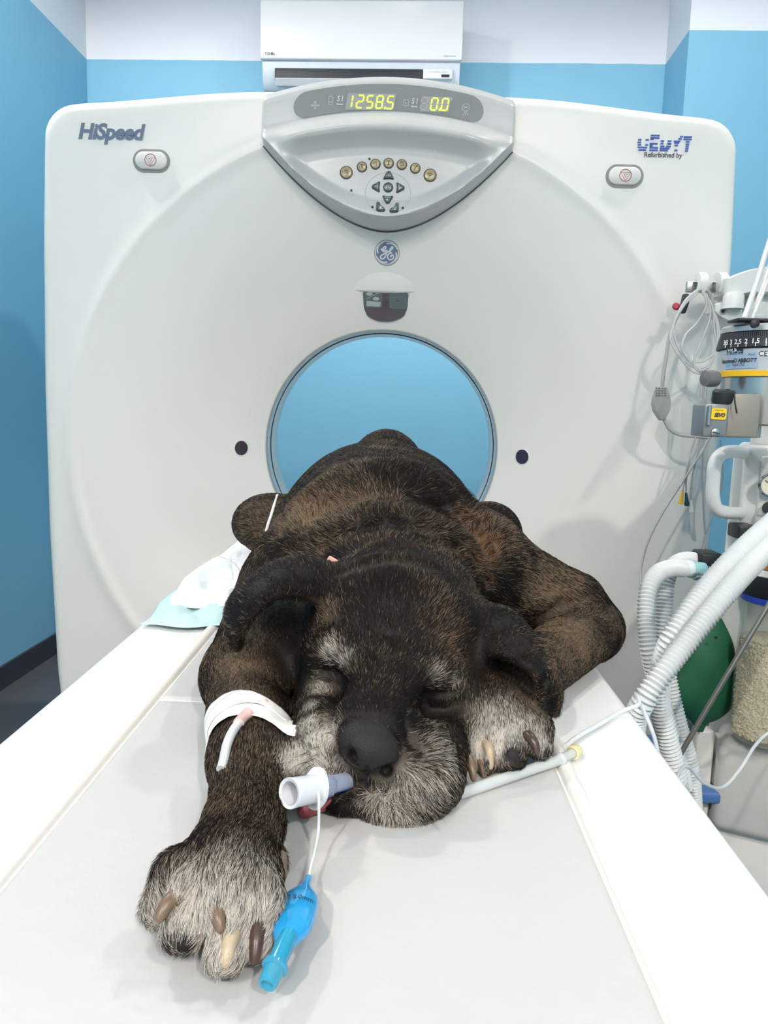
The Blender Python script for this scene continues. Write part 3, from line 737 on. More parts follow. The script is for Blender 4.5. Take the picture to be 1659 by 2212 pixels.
# ------------------------------------------------------------------ the dog: one continuous body grown from a distance field
def grow(a, b, d0, ratio, dmax):
    out = [a]; d = d0
    while out[-1] < b: out.append(out[-1] + d); d = min(dmax, d * ratio)
    return np.array(out, np.float32)
class Field:
    def __init__(s, xs, ys, zs):
        s.ax = (xs, ys, zs); s.D = np.full((len(xs), len(ys), len(zs)), 0.06, np.float32)
    def sl(s, lo, hi, m):
        return tuple(slice(max(0, int(np.searchsorted(a, l - m)) - 1), min(len(a), int(np.searchsorted(a, h + m)) + 1)) for a, l, h in zip(s.ax, lo, hi))
    def grid(s, sl):
        return np.meshgrid(s.ax[0][sl[0]], s.ax[1][sl[1]], s.ax[2][sl[2]], indexing='ij', sparse=True)
    def add(s, fn, lo, hi, k):
        sl = s.sl(lo, hi, k + .004)
        X, Y, Z = s.grid(sl); d = fn(X, Y, Z).astype(np.float32); A = s.D[sl]
        h = np.maximum(k - np.abs(A - d), 0) / k if k > 0 else 0
        s.D[sl] = np.minimum(A, d) - h * h * k * .25
    def cut(s, fn, lo, hi, k):
        sl = s.sl(lo, hi, k + .002)
        X, Y, Z = s.grid(sl); d = -fn(X, Y, Z).astype(np.float32); A = s.D[sl]
        h = np.maximum(k - np.abs(A - d), 0) / k
        s.D[sl] = np.maximum(A, d) + h * h * k * .25
    def ell(s, c, r, k=.03, R=None, cut=False):
        c = np.array(tuple(c), np.float32); r = np.array(r, np.float32); R = np.eye(3) if R is None else np.array(R)
        def fn(X, Y, Z):
            x, y, z = X - c[0], Y - c[1], Z - c[2]
            u, v, w = (R[0][i] * x + R[1][i] * y + R[2][i] * z for i in range(3))
            k0 = np.sqrt((u / r[0]) ** 2 + (v / r[1]) ** 2 + (w / r[2]) ** 2); k1 = np.sqrt((u / r[0] ** 2) ** 2 + (v / r[1] ** 2) ** 2 + (w / r[2] ** 2) ** 2) + 1e-9
            return k0 * (k0 - 1) / k1
        e = np.array([math.sqrt(sum((R[i][j] * r[j]) ** 2 for j in range(3))) for i in range(3)])
        (s.cut if cut else s.add)(fn, c - e, c + e, k)
    def cone(s, a, b, ra, rb, k=.02, cut=False, flat=1.0):
        a = np.array(tuple(a), np.float32); b = np.array(tuple(b), np.float32); d = b - a; L = float(d @ d) + 1e-12
        def fn(X, Y, Z):
            x, y, z = X - a[0], Y - a[1], Z - a[2]
            t = np.clip((x * d[0] + y * d[1] + z * d[2]) / L, 0, 1)
            return np.sqrt((x - t * d[0]) ** 2 + (y - t * d[1]) ** 2 + ((z - t * d[2]) / flat) ** 2) - (ra + (rb - ra) * t)
        R = max(ra, rb)
        (s.cut if cut else s.add)(fn, np.minimum(a, b) - R, np.maximum(a, b) + R, k)
    def chain(s, pts, rs, k=.02, cut=False):
        for i in range(len(pts) - 1): s.cone(pts[i], pts[i + 1], rs[i], rs[i + 1], k, cut)
    def sheet(s, P, th, k):
        P = np.array(P, np.float32).reshape(-1, 3)
        def fn(X, Y, Z):
            d = np.full((X.shape[0], Y.shape[1], Z.shape[2]), 1e3, np.float32)
            for p in P: np.minimum(d, (X - p[0]) ** 2 + (Y - p[1]) ** 2 + (Z - p[2]) ** 2, out=d)
            return np.sqrt(d) - th
        s.add(fn, P.min(0) - th, P.max(0) + th, k)
    def val(s, p):
        i = []; f = []
        for a, c in zip(s.ax, p):
            j = int(np.clip(np.searchsorted(a, c) - 1, 0, len(a) - 2)); i.append(j); f.append(float(np.clip((c - a[j]) / (a[j + 1] - a[j]), 0, 1)))
        B = s.D[i[0]:i[0] + 2, i[1]:i[1] + 2, i[2]:i[2] + 2].astype(float)
        B = B[0] * (1 - f[0]) + B[1] * f[0]; B = B[0] * (1 - f[1]) + B[1] * f[1]
        return float(B[0] * (1 - f[2]) + B[1] * f[2])
    def hit(s, px, py, push=0.0, t0=.36):
        d = ray(px, py).normalized(); t = t0
        while t < 2.2:
            p = CAMP + d * t
            if p.y < s.ax[1][0] or p.z > s.ax[2][-1] or p.z < s.ax[2][0] or not (s.ax[0][0] < p.x < s.ax[0][-1]): t += .004; continue
            v = s.val(p)
            if v < 0.0003: break
            t += max(.0008, min(v * .7, .01))
        return CAMP + d * (t + push)
    def groove(s, pix, r, k, push=0.0, t0=.36):
        pts = [s.hit(x, y, push, t0) for x, y in pix]
        rs = r if isinstance(r, (list, tuple)) else [r] * len(pts)
        s.chain(pts, rs, k, cut=True)
    def ridge(s, pix, r, k, push=0.0, t0=.36):
        pts = [s.hit(x, y, push, t0) for x, y in pix]
        rs = r if isinstance(r, (list, tuple)) else [r] * len(pts)
        s.chain(pts, rs, k)
    def mesh(s):
        D = s.D; nx, ny, nz = D.shape; ins = D < 0
        c = np.zeros((nx - 1, ny - 1, nz - 1), np.int8)
        for i in (0, 1):
            for j in (0, 1):
                for k in (0, 1): c += ins[i:nx - 1 + i, j:ny - 1 + j, k:nz - 1 + k]
        act = (c > 0) & (c < 8); I, J, K = np.nonzero(act); n = len(I)
        idx = np.full(act.shape, -1, np.int32); idx[I, J, K] = np.arange(n)
        acc = np.zeros((n, 3)); cnt = np.zeros(n)
        corners = [(i, j, k) for i in (0, 1) for j in (0, 1) for k in (0, 1)]
        xs, ys, zs = (a.astype(np.float64) for a in s.ax)
        for a in corners:
            for ax in range(3):
                if a[ax]: continue
                b = list(a); b[ax] = 1
                da = D[I + a[0], J + a[1], K + a[2]].astype(np.float64); db = D[I + b[0], J + b[1], K + b[2]].astype(np.float64)
                m = (da < 0) != (db < 0); t = np.where(m, da / np.where(m, da - db, 1), 0)
                p = np.stack([xs[I + a[0]] + t * (xs[I + b[0]] - xs[I + a[0]]), ys[J + a[1]] + t * (ys[J + b[1]] - ys[J + a[1]]), zs[K + a[2]] + t * (zs[K + b[2]] - zs[K + a[2]])], 1)
                acc += p * m[:, None]; cnt += m
        V = acc / cnt[:, None]
        F = []
        for ax in range(3):
            sa = [slice(None)] * 3; sb = [slice(None)] * 3; sa[ax] = slice(0, -1); sb[ax] = slice(1, None)
            A, B = ins[tuple(sa)], ins[tuple(sb)]
            e = A != B; u, v = [(1, 2), (2, 0), (0, 1)][ax]
            i3 = np.array(np.nonzero(e)); ok = (i3[u] > 0) & (i3[v] > 0) & (i3[u] < D.shape[u] - 1) & (i3[v] < D.shape[v] - 1); i3 = i3[:, ok]
            fl = A[tuple(i3)]
            def q(du, dv):
                w = i3.copy(); w[u] -= du; w[v] -= dv; return idx[tuple(w)]
            quad = np.stack([q(1, 1), q(0, 1), q(0, 0), q(1, 0)], 1)
            quad = np.where(fl[:, None], quad, quad[:, ::-1]); F.append(quad)
        F = np.concatenate(F); F = F[(F >= 0).all(1)]
        return V, F
def tz(px, py, h): return atz(px, py, TZ + h)

fd = Field(np.arange(-.335, .375, .0024, dtype=np.float32), grow(.40, 1.86, .0022, 1.006, .006), np.arange(.818, 1.16, .0024, dtype=np.float32))
# trunk
fd.ell((-.030, 1.14, .950), (.157, .20, .132), .05)
fd.ell((-.030, 1.34, .950), (.172, .23, .161), .06)
fd.ell((-.026, 1.58, .968), (.098, .18, .158), .06)
fd.ell((-.030, 1.22, .995), (.095, .18, .085), .06)
fd.ell((-.030, 1.44, .912), (.212, .30, .112), .06)
# hind legs folded at the sides
fd.ell(at(578, 1126, 1.44), (.062, .12, .050), .04)
fd.ell(at(1062, 1150, 1.48), (.055, .13, .056), .04)
fd.cone((.235, 1.45, TZ + .028), (.20, 1.30, TZ + .02), .026, .018, .02)
# shoulders
fd.ell(at(668, 1215, 1.03), (.060, .10, .080), .04)
fd.ell(at(1030, 1225, 1.05), (.062, .10, .080), .04)
# neck and its rolls of skin
fd.cone((-.022, 1.08, .955), (.012, .88, .925), .110, .092, .04)
fd.ell(at(850, 1215, .95), (.105, .045, .068), .03)
fd.ell(at(838, 1125, 1.05), (.122, .050, .085), .03)
# skull, cheeks
th = math.radians(13)
RH = np.array(Matrix.Rotation(th, 3, 'Y') @ Matrix.Rotation(math.radians(-14), 3, 'X'))
fd.ell(at(850, 1340, .815), (.084, .085, .074), .03, RH)
fd.ell(at(765, 1365, .805), (.048, .06, .055), .03, RH); fd.ell(at(945, 1405, .805), (.050, .06, .055), .03, RH)
fd.ell(at(718, 1475, .770), (.036, .058, .052), .03, RH)
fd.ell(at(985, 1530, .772), (.042, .060, .056), .03, RH)
fd.ell(at(640, 1380, .86), (.045, .06, .07), .03); fd.ell(at(1075, 1440, .86), (.045, .06, .07), .03)
# bridge of the nose, muzzle, hanging lips, chin
fd.cone(at(828, 1450, .752), at(806, 1575, .658), .052, .042, .025)
fd.cone(at(700, 1520, .728), at(685, 1610, .655), .026, .026, .02)
fd.cone(at(955, 1570, .730), at(925, 1670, .650), .032, .033, .02)
fd.ell(at(806, 1635, .652), (.054, .038, .035), .015, RH)
fd.ell(at(692, 1632, .640), (.023, .026, .029), .012, RH)
fd.ell(at(915, 1672, .634), (.031, .030, .038), .012, RH)
fd.ell(at(868, 1700, .624), (.036, .023, .030), .014, RH)
fd.ell(at(848, 1738, .617), (.031, .019, .022), .014, RH)
fd.ell(at(750, 1728, .624), (.034, .020, .017), .006, RH)
fd.cone(at(850, 1750, .620), at(930, 1720, .655), .014, .022, .012)
# pale lip showing beside the muzzle
fd.ell(at(634, 1638, .685), (.014, .03, .019), .006)
# nose pad
fd.ell(at(796, 1615, .611), (.0262, .017, .0195), .006, RH)
fd.ell(at(792, 1593, .621), (.0245, .018, .0148), .006, RH)
# brow ridges, closed lids, sockets
fd.groove([(690, 1458), (712, 1462), (748, 1478)], .010, .02, -.002)
fd.groove([(905, 1508), (945, 1518), (985, 1510)], .010, .02, -.002)
fd.ridge([(672, 1425), (700, 1402), (735, 1400), (772, 1430)], [.007, .012, .012, .007], .02, .006)
fd.ridge([(888, 1468), (925, 1448), (965, 1458), (1003, 1492)], [.007, .012, .012, .007], .02, .006)
fd.ell(fd.hit(713, 1452, .006), (.016, .010, .0105), .008, RH); fd.ell(fd.hit(944, 1502, .006), (.016, .010, .0105), .008, RH)
fd.groove([(686, 1446), (700, 1450), (716, 1452), (732, 1458), (746, 1470)], [.0016, .0024, .0026, .0022, .0014], .004)
fd.groove([(905, 1492), (922, 1497), (944, 1500), (964, 1499), (982, 1494)], [.0014, .0022, .0026, .0024, .0016], .004)
# furrow down the brow, folds beside the muzzle
fd.groove([(838, 1370), (832, 1410), (826, 1450)], [.001, .002, .001], .018, -.001)
fd.groove([(735, 1490), (715, 1530), (700, 1575)], [.002, .0035, .002], .014)
fd.groove([(876, 1560), (890, 1600), (915, 1630)], [.001, .002, .001], .010)
fd.groove([(965, 1570), (982, 1605), (990, 1640)], [.001, .002, .001], .012)
# nostrils, cleft, mouth line
fd.cone(fd.hit(752, 1630, -.002), fd.hit(764, 1634, .010), .0062, .0045, .003, cut=True)
fd.cone(fd.hit(764, 1634, .0), fd.hit(776, 1650, .004), .0030, .0014, .003, cut=True)
fd.cone(fd.hit(838, 1664, -.002), fd.hit(834, 1664, .010), .0066, .0045, .003, cut=True)
fd.cone(fd.hit(820, 1662, .0), fd.hit(808, 1668, .004), .0026, .0014, .003, cut=True)
fd.groove([(794, 1650), (790, 1672), (786, 1694)], [.0009, .0014, .002], .003)
fd.groove([(786, 1694), (768, 1706), (742, 1716), (708, 1722), (680, 1716)], [.002, .003, .004, .005, .004], .006)
fd.groove([(786, 1692), (806, 1702), (832, 1706), (856, 1694)], [.002, .0024, .0024, .0015], .005)
# ears: thin folded flaps
def ear(U, L, bulge, n=34, m=18):
    A = spline([at(*p) for p in U], n); B = spline([at(*p) for p in L], n); out = []
    for i in range(n):
        for j in range(m):
            t = j / (m - 1); p = A[i] * (1 - t) + B[i] * t
            p = p + Vector(bulge) * (4 * t * (1 - t)) * (1 - .6 * i / n); out.append(tuple(p))
    return out
fd.sheet(ear([(735, 1228, .835), (640, 1214, .825), (565, 1245, .81), (506, 1298, .78), (497, 1350, .762), (504, 1396, .752)],
             [(735, 1318, .775), (655, 1282, .75), (590, 1286, .732), (546, 1320, .725), (522, 1354, .733), (513, 1396, .745)], (0, -.006, .014)), .0062, .014)
fd.sheet(ear([(1025, 1322, .835), (1095, 1332, .82), (1146, 1382, .805), (1184, 1436, .788), (1203, 1500, .776), (1197, 1538, .77)],
             [(1030, 1410, .775), (1085, 1414, .742), (1128, 1432, .728), (1162, 1464, .728), (1168, 1510, .742), (1182, 1543, .758)], (.004, -.006, .014)), .0062, .014)
# near foreleg stretched out towards the viewer
LE, LM, LW = tz(530, 1462, .046), tz(538, 1640, .034), tz(527, 1782, .028)
fd.cone(at(615, 1275, 1.00), LE, .062, .046, .035)
fd.chain([LE, tz(534, 1545, .037), LM, LW], [.043, .035, .032, .0275], .02)
LP = tz(490, 1880, .028)
fd.cone(LW, LP, .028, .032, .015)
LT = [tz(350, 1958, .017), tz(396, 2008, .019), tz(490, 2055, .017), tz(556, 2024, .016)]
LK = [tz(440, 1868, .034), tz(468, 1892, .038), tz(522, 1905, .038), tz(552, 1892, .031)]
for i in range(4):
    mid = LK[i].lerp(LT[i], .60) + Vector((0, 0, .011))
    fd.chain([LW.lerp(LK[i], .55), LK[i], mid, LT[i]], [.020, .0165, .0155, .0135], .007)
fd.ell(tz(598, 1868, .022), (.007, .012, .010), .008)
fd.groove([(455, 1850), (432, 1900), (400, 1965)], [.002, .006, .008], .010)
fd.groove([(510, 1850), (505, 1910), (458, 2010)], [.002, .006, .007], .010)
fd.groove([(552, 1860), (556, 1920), (535, 2020)], [.002, .005, .006], .010)
# far foreleg folded, elbow out, paw under the ear
RE = Vector((.278, 1.055, TZ + .043)); RW = Vector((.126, .815, TZ + .043))
fd.cone(at(1060, 1250, 1.06), Vector((.250, 1.07, TZ + .076)), .072, .046, .035)
fd.cone(Vector((.250, 1.07, TZ + .066)), RE, .042, .038, .03)
fd.cone(RE, RW, .041, .037, .02)
fd.cone(Vector((.30, 1.085, TZ + .042)), Vector((.326, 1.105, TZ + .036)), .030, .012, .02)
RP = Vector((.106, .748, TZ + .040))
fd.cone(RW, RP, .034, .034, .02)
RK = [at(1030, 1585, .730), at(1070, 1560, .724), at(1120, 1560, .726), at(1156, 1572, .734)]
RT = [at(1022, 1650, .712), at(1050, 1645, .698), at(1102, 1630, .698), at(1165, 1612, .714)]
for i in range(4):
    fd.chain([RP + Vector((0, .01, 0)), RK[i], RT[i]], [.024, .0165, (.013, .0135, .0165, .013)[i]], .007)
fd.groove([(1050, 1565), (1036, 1610), (1030, 1665)], [.002, .0055, .006], .008)
fd.groove([(1090, 1570), (1078, 1610), (1070, 1665)], [.002, .004, .005], .008)
fd.groove([(1126, 1550), (1134, 1585), (1140, 1615)], [.0015, .003, .002], .007)
fd.ell(at(1085, 1668, .718), (.032, .02, .010), .01)
# rolls of skin: creases over neck, shoulders and flank
fd.groove([(705, 1180), (745, 1153), (800, 1133), (860, 1128), (920, 1140), (985, 1175), (1015, 1225)], [.001, .003, .005, .005, .005, .004, .002], .020)
fd.groove([(940, 1015), (1000, 1065), (1045, 1130), (1072, 1200)], [.001, .002, .002, .001], .018)
fd.groove([(890, 1078), (960, 1092), (1010, 1130), (1050, 1200)], [.001, .002, .002, .001], .016)
fd.groove([(1000, 1175), (1035, 1215), (1052, 1260)], [.001, .003, .001], .016)
fd.groove([(612, 1130), (628, 1075), (668, 1025), (735, 985)], [.001, .002, .002, .001], .016)
fd.groove([(660, 1130), (720, 1090), (800, 1075)], [.0, .001, .0], .016)
fd.groove([(1168, 1338), (1215, 1312), (1255, 1298)], [.004, .005, .002], .018)
fd.groove([(740, 1240), (800, 1215), (870, 1210), (940, 1230)], [.0, .0015, .0015, .0], .018)
# the belly is flattened where it lies on the pad
zz = fd.ax[2]
fd.D = np.maximum(fd.D, (TZ + .0012 - zz)[None, None, :])
DV, DF = fd.mesh()
# ---- coat: colours and strands
def vnoise(P, sc, seed=0):
    """smooth value noise on points"""
    Q = P * np.array(sc) + seed * 17.31; I = np.floor(Q).astype(np.int64); f = Q - I; f = f * f * (3 - 2 * f)
    def h(i):
        n = (i[:, 0] * 374761393 + i[:, 1] * 668265263 + i[:, 2] * 2147483647 + seed * 974711) & 0x7fffffff
        n = (n ^ (n >> 13)) * 1274126177 & 0x7fffffff
        return ((n ^ (n >> 16)) & 0xffff) / 65535.0
    r = 0
    for a in (0, 1):
        for b in (0, 1):
            for c in (0, 1):
                w = (f[:, 0] if a else 1 - f[:, 0]) * (f[:, 1] if b else 1 - f[:, 1]) * (f[:, 2] if c else 1 - f[:, 2])
                r = r + w * h(I + np.array([a, b, c]))
    return r
def hits(lst): return [(np.array(tuple(fd.hit(a[0], a[1]))), a[2], a[3]) for a in lst]
def blob(P, lst):
    w = np.zeros(len(P))
    for c, r, k in lst:
        d2 = ((P - c) ** 2).sum(1); w = np.maximum(w, k * np.exp(-(d2 / r ** 2) ** 1.2))
    return w
def segd(P, a, b):
    a = np.array(tuple(a)); b = np.array(tuple(b)); d = b - a; t = np.clip(((P - a) @ d) / (d @ d), 0, 1)
    return np.linalg.norm(P - a - t[:, None] * d, axis=1), t
GREY = hits([(690, 1590, .020, .8), (668, 1555, .016, .7), (680, 1640, .020, .85), (725, 1660, .014, .5), (715, 1405, .014, .55), (745, 1425, .013, .45), (690, 1490, .014, .55), (672, 1520, .012, .55), (640, 1640, .018, .95),
             (945, 1455, .015, .36), (985, 1470, .014, .30), (930, 1560, .018, .26), (950, 1620, .026, .36), (890, 1700, .024, .52), (840, 1745, .022, .60), (930, 1700, .024, .50), (965, 1660, .018, .45), (800, 1735, .016, .5), (870, 1770, .016, .6)])
WPAW = hits([(400, 1930, .030, .85), (470, 1940, .030, .85), (520, 1960, .030, .85), (575, 1960, .030, .8), (350, 1960, .024, .85), (490, 2040, .024, .9), (560, 2030, .022, .9), (420, 1990, .024, .9), (490, 1870, .028, .55), (560, 1880, .026, .5),
             (1080, 1600, .022, .95), (1035, 1610, .022, .85), (1110, 1570, .022, .7), (1060, 1550, .022, .6), (1150, 1570, .020, .6), (1170, 1600, .016, .7), (1095, 1530, .020, .5), (1025, 1650, .016, .8), (1080, 1670, .018, .8), (1150, 1480, .016, .4)])
DARK = hits([(850, 1345, .038, .8), (800, 1350, .03, .6), (900, 1380, .03, .7), (830, 1440, .026, .8), (800, 1510, .024, .75), (850, 1540, .022, .75), (770, 1545, .018, .7), (560, 1270, .030, 1), (610, 1240, .030, 1), (660, 1240, .026, 1), (510, 1330, .022, 1), (505, 1385, .018, 1), (540, 1300, .018, 1), (700, 1260, .024, .9), (640, 1330, .035, 1), (620, 1400, .03, 1), (650, 1440, .026, .9), (610, 1300, .03, 1),  # dark fur; below the left ear its shade is put into the black too
             (1080, 1350, .030, 1), (1120, 1390, .03, 1), (1160, 1430, .026, 1), (1185, 1480, .024, 1), (1190, 1525, .02, 1), (1060, 1430, .03, 1), (1100, 1470, .03, 1), (1050, 1490, .026, 1), (1130, 1450, .022, 1), (1000, 1590, .02, .9), (1040, 1520, .025, .9), (760, 1750, .016, 1), (715, 1745, .016, 1), (790, 1765, .01, .6), (740, 1700, .010, .8), (712, 1458, .010, 1), (945, 1512, .012, 1), (735, 1475, .010, .8), (905, 1560, .012, .7), (900, 1620, .010, .6)])
NOSE = hits([(795, 1600, .024, 1), (770, 1612, .018, 1), (830, 1625, .019, 1), (750, 1610, .012, 1), (795, 1650, .016, 1), (850, 1640, .010, 1), (790, 1685, .008, 1), (835, 1665, .012, 1), (757, 1635, .010, 1)])
PADS = hits([(400, 2040, .011, .8), (372, 2030, .008, .6), (1108, 1628, .010, .9), (1120, 1640, .007, .9), (1182, 1624, .006, .7)])
TANH = hits([(580, 1360, .05, .5), (520, 1440, .05, .6), (540, 1500, .04, .5), (660, 1090, .06, .5), (1040, 1160, .05, .6), (760, 1080, .05, .35), (1250, 1380, .08, .65), (1180, 1300, .05, .5), (700, 1310, .02, .6), (960, 1350, .03, .3), (550, 1130, .07, .5), (1180, 1440, .05, .7), (1090, 1130, .05, .45), (990, 1430, .02, .35)])
RUST = hits([(1035, 1180, .04, 1), (1000, 1110, .03, .6), (640, 1080, .04, .5), (1010, 1420, .03, .4)])
EARS = hits([(1120, 1388, .02, 1), (1130, 1420, .02, 1), (1160, 1432, .02, 1), (1175, 1460, .02, 1), (1188, 1490, .02, 1), (1192, 1520, .018, 1), (1185, 1540, .014, 1)])
def coat(P):
    """for points on the body: dark colour, light colour, share of light strands, bare share (nose, pads)"""
    n = len(P)
    st = vnoise(P, (16, 42, 22), 1) * .6 + vnoise(P, (40, 95, 50), 2) * .4
    tan = np.clip(.12 + blob(P, TANH) * .72 + .75 * (st - .5), .03, .85)
    legd, _ = segd(P, LE, LW); leg = np.clip(1.2 - legd / .055, 0, 1)
    tan = np.maximum(tan, leg * (.42 + .3 * (st - .5)))
    hd = np.linalg.norm(P - np.array(tuple(at(840, 1420, .76))), axis=1); head = smooth01(.16, .11, hd)
    tan = tan * (1 - .55 * head)
    dk = blob(P, DARK); gr = blob(P, GREY); wp = blob(P, WPAW)
    pd = np.min([segd(P, x, y)[0] for x, y in [(RW, RP), (LW, LP)] + [(RK[i], RT[i]) for i in range(4)] + [(LK[i], LT[i]) for i in range(4)]], axis=0); onpaw = smooth01(.048, .036, pd)
    wp = wp * onpaw; gr = gr * (1 - onpaw * (P[:, 0] > .06)); dk = np.maximum(dk * (1 - .8 * onpaw), blob(P, EARS)); wh = np.maximum(gr, wp)
    tan = tan * (1 - dk)
    share = np.clip(np.maximum(tan, wh * (1 - .6 * dk)), 0, 1)
    k = np.clip(wh * 1.6, 0, 1)[:, None]; ru = blob(P, RUST)[:, None] * (1 - k)
    tanc = np.array([.27, .185, .115]) * (1 - ru) + np.array([.25, .125, .06]) * ru
    light = tanc * (1 - k) + np.array([.68, .63, .56]) * k
    dark = np.tile(np.array([.0105, .0082, .0076]), (n, 1)) * (1 - .5 * dk[:, None]) + np.array([.03, .024, .02]) * wh[:, None]
    bare = np.maximum(blob(P, NOSE), blob(P, PADS))
    return dark, light, share, bare
me = bpy.data.meshes.new('dog')
me.vertices.add(len(DV)); me.vertices.foreach_set('co', DV.astype(np.float32).ravel())
me.loops.add(DF.size); me.loops.foreach_set('vertex_index', DF.astype(np.int32).ravel())
me.polygons.add(len(DF)); me.polygons.foreach_set('loop_start', np.arange(0, DF.size, 4, dtype=np.int32)); me.polygons.foreach_set('loop_total', np.full(len(DF), 4, np.int32))
me.update(calc_edges=True); me.validate()
me.polygons.foreach_set('use_smooth', np.ones(len(me.polygons), bool))
dark, light, share, bare = coat(DV)
b1 = np.clip(bare * 1.5, 0, 1)[:, None]
vc = (dark * (1 - share[:, None] * .75) + light * share[:, None] * .75) * (1 - b1) + np.array([.020, .0185, .0190]) * b1
ca = me.attributes.new('coat', 'FLOAT_COLOR', 'POINT'); ca.data.foreach_set('color', np.c_[vc, np.ones(len(vc))].astype(np.float32).ravel())
def attr_mat(name, attr, rough, spec, bump=0.0, bscale=900):
    m = bpy.data.materials.new(name); m.use_nodes = True; nt = m.node_tree; b = nt.nodes['Principled BSDF']
    a = nt.nodes.new('ShaderNodeAttribute'); a.attribute_name = attr
    nt.links.new(a.outputs['Color'], b.inputs['Base Color']); b.inputs['Roughness'].default_value = rough; b.inputs['Specular IOR Level'].default_value = spec
    if bump:
        tc = nt.nodes.new('ShaderNodeTexCoord'); nb = nt.nodes.new('ShaderNodeTexVoronoi'); nb.inputs['Scale'].default_value = bscale
        nt.links.new(tc.outputs['Object'], nb.inputs['Vector']); bp = nt.nodes.new('ShaderNodeBump'); bp.inputs['Strength'].default_value = bump; bp.inputs['Distance'].default_value = .001
        nt.links.new(nb.outputs['Distance'], bp.inputs['Height']); nt.links.new(bp.outputs[0], b.inputs['Normal'])
    return m
me.materials.append(attr_mat('dog_skin', 'coat', .5, .16, .35))
dog = bpy.data.objects.new('dog', me); COL.objects.link(dog)
tag(dog, 'large brindle dog with grey muzzle lying asleep on its chest on the scanner table', 'dog')
# strands
rng = np.random.default_rng(5)
VN = np.zeros((len(DV), 3)); fv = DV[DF]; fn = np.cross(fv[:, 2] - fv[:, 0], fv[:, 3] - fv[:, 1]); area = np.linalg.norm(fn, axis=1) / 2
for k in range(4): np.add.at(VN, DF[:, k], fn)
VN /= np.linalg.norm(VN, axis=1)[:, None] + 1e-12
cen = fv.mean(1); nrm = fn / (2 * area[:, None] + 1e-12)
vd = np.array([0, 0, ZC]) - cen; dist = np.linalg.norm(vd, axis=1); face = (nrm * vd).sum(1) / dist
wgt = area / np.maximum(dist, .45) ** 1.6 * np.where(face > -.15, 1.0, .12) * (cen[:, 2] > TZ + .006)
NH = 500000
pick = rng.choice(len(DF), NH, p=wgt / wgt.sum())
a, b = rng.random(NH)[:, None], rng.random(NH)[:, None]
q = DF[pick]
def bil(A): return A[q[:, 0]] * (1 - a) * (1 - b) + A[q[:, 1]] * a * (1 - b) + A[q[:, 2]] * a * b + A[q[:, 3]] * (1 - a) * b
P0 = bil(DV); N0 = bil(VN); N0 /= np.linalg.norm(N0, axis=1)[:, None]
dark, light, share, bare = coat(P0)
keep = rng.random(NH) > np.clip(bare * 1.8, 0, 1)
P0, N0, dark, light, share = P0[keep], N0[keep], dark[keep], light[keep], share[keep]; NH = len(P0)
# lie of the coat
nose = np.array(tuple(at(796, 1610, .61)))
flow = np.tile(np.array([0.0, 1.0, -.25]), (NH, 1)); flow[:, 0] += (P0[:, 0] + .03) * 3.0
wh = smooth01(.20, .13, np.linalg.norm(P0 - np.array(tuple(at(845, 1440, .76))), axis=1))[:, None]
rad = P0 - nose; rad /= np.linalg.norm(rad, axis=1)[:, None] + 1e-9
low = smooth01(TZ + .060, TZ + .040, P0[:, 2])[:, None] * smooth01(.69, .65, P0[:, 1])[:, None] * (P0[:, 0] > -.035)[:, None]
rad = rad * (1 - low) + np.array([.30, .05, -1.0]) * low
flow = flow * (1 - wh) + rad * wh * 1.2
def along(pts, r, fl):
    best = np.full(NH, 9.0); dr = np.zeros((NH, 3))
    for p, q_ in zip(pts, pts[1:]):
        d, t = segd(P0, p, q_); v = np.array(tuple(q_)) - np.array(tuple(p)); v /= np.linalg.norm(v); m = d < best; best[m] = d[m]; dr[m] = v
    w = smooth01(r * 1.5, r, best)[:, None]; return fl * (1 - w) + dr * 1.2 * w, w[:, 0]
flow, w1 = along([at(610, 1285, 1.0), LE, LM, LW, LP, LT[1].lerp(LT[2], .5) + Vector((0, 0, .0))], .062, flow)
flow, w2 = along([at(1070, 1250, 1.06), RE, RW, RP, RT[1].lerp(RT[2], .5)], .058, flow)
flow += (np.stack([vnoise(P0, (60, 60, 60), s) for s in (5, 6, 7)], 1) - .5) * .55 + rng.normal(0, .10, (NH, 3))
tg = flow - N0 * (flow * N0).sum(1)[:, None]; tg /= np.linalg.norm(tg, axis=1)[:, None] + 1e-9
L = .0135 * np.ones(NH); hw = wh[:, 0]; L = L * (1 - hw) + .0095 * hw
pd0 = np.min([segd(P0, x, y)[0] for x, y in [(RW, RP), (LW, LP)] + [(RK[i], RT[i]) for i in range(4)]], axis=0)
dkm = blob(P0, DARK) * (1 - smooth01(.048, .036, pd0)); L *= (1 - .55 * np.clip(dkm - .3, 0, 1)) * (1 - .3 * np.clip((dkm - .85) / .12, 0, 1)); L *= 1 - .25 * np.maximum(w1, w2)
L *= rng.uniform(.7, 1.15, NH)
lift = rng.uniform(.22, .50, NH)
isl = rng.random(NH) < share
jit = rng.uniform(.65, 1.3, NH)[:, None]
C0 = np.where(isl[:, None], light, dark) * jit
s4 = np.array([0, .35, .7, 1.0])
PT = P0[:, None, :] - N0[:, None, :] * .0006 + L[:, None, None] * (tg[:, None, :] * (s4 * (1 - .12 * s4))[None, :, None] + N0[:, None, :] * (lift[:, None] * (s4 - .62 * s4 ** 2)[None, :])[:, :, None])
PT[:, :, 2] = np.maximum(PT[:, :, 2], TZ + .0006)
hc = bpy.data.hair_curves.new('fur'); hc.add_curves([4] * NH)
pa = hc.attributes.get('position') or hc.attributes.new('position', 'FLOAT_VECTOR', 'POINT')
pa.data.foreach_set('vector', PT.astype(np.float32).ravel())
ra = hc.attributes.get('radius') or hc.attributes.new('radius', 'FLOAT', 'POINT')
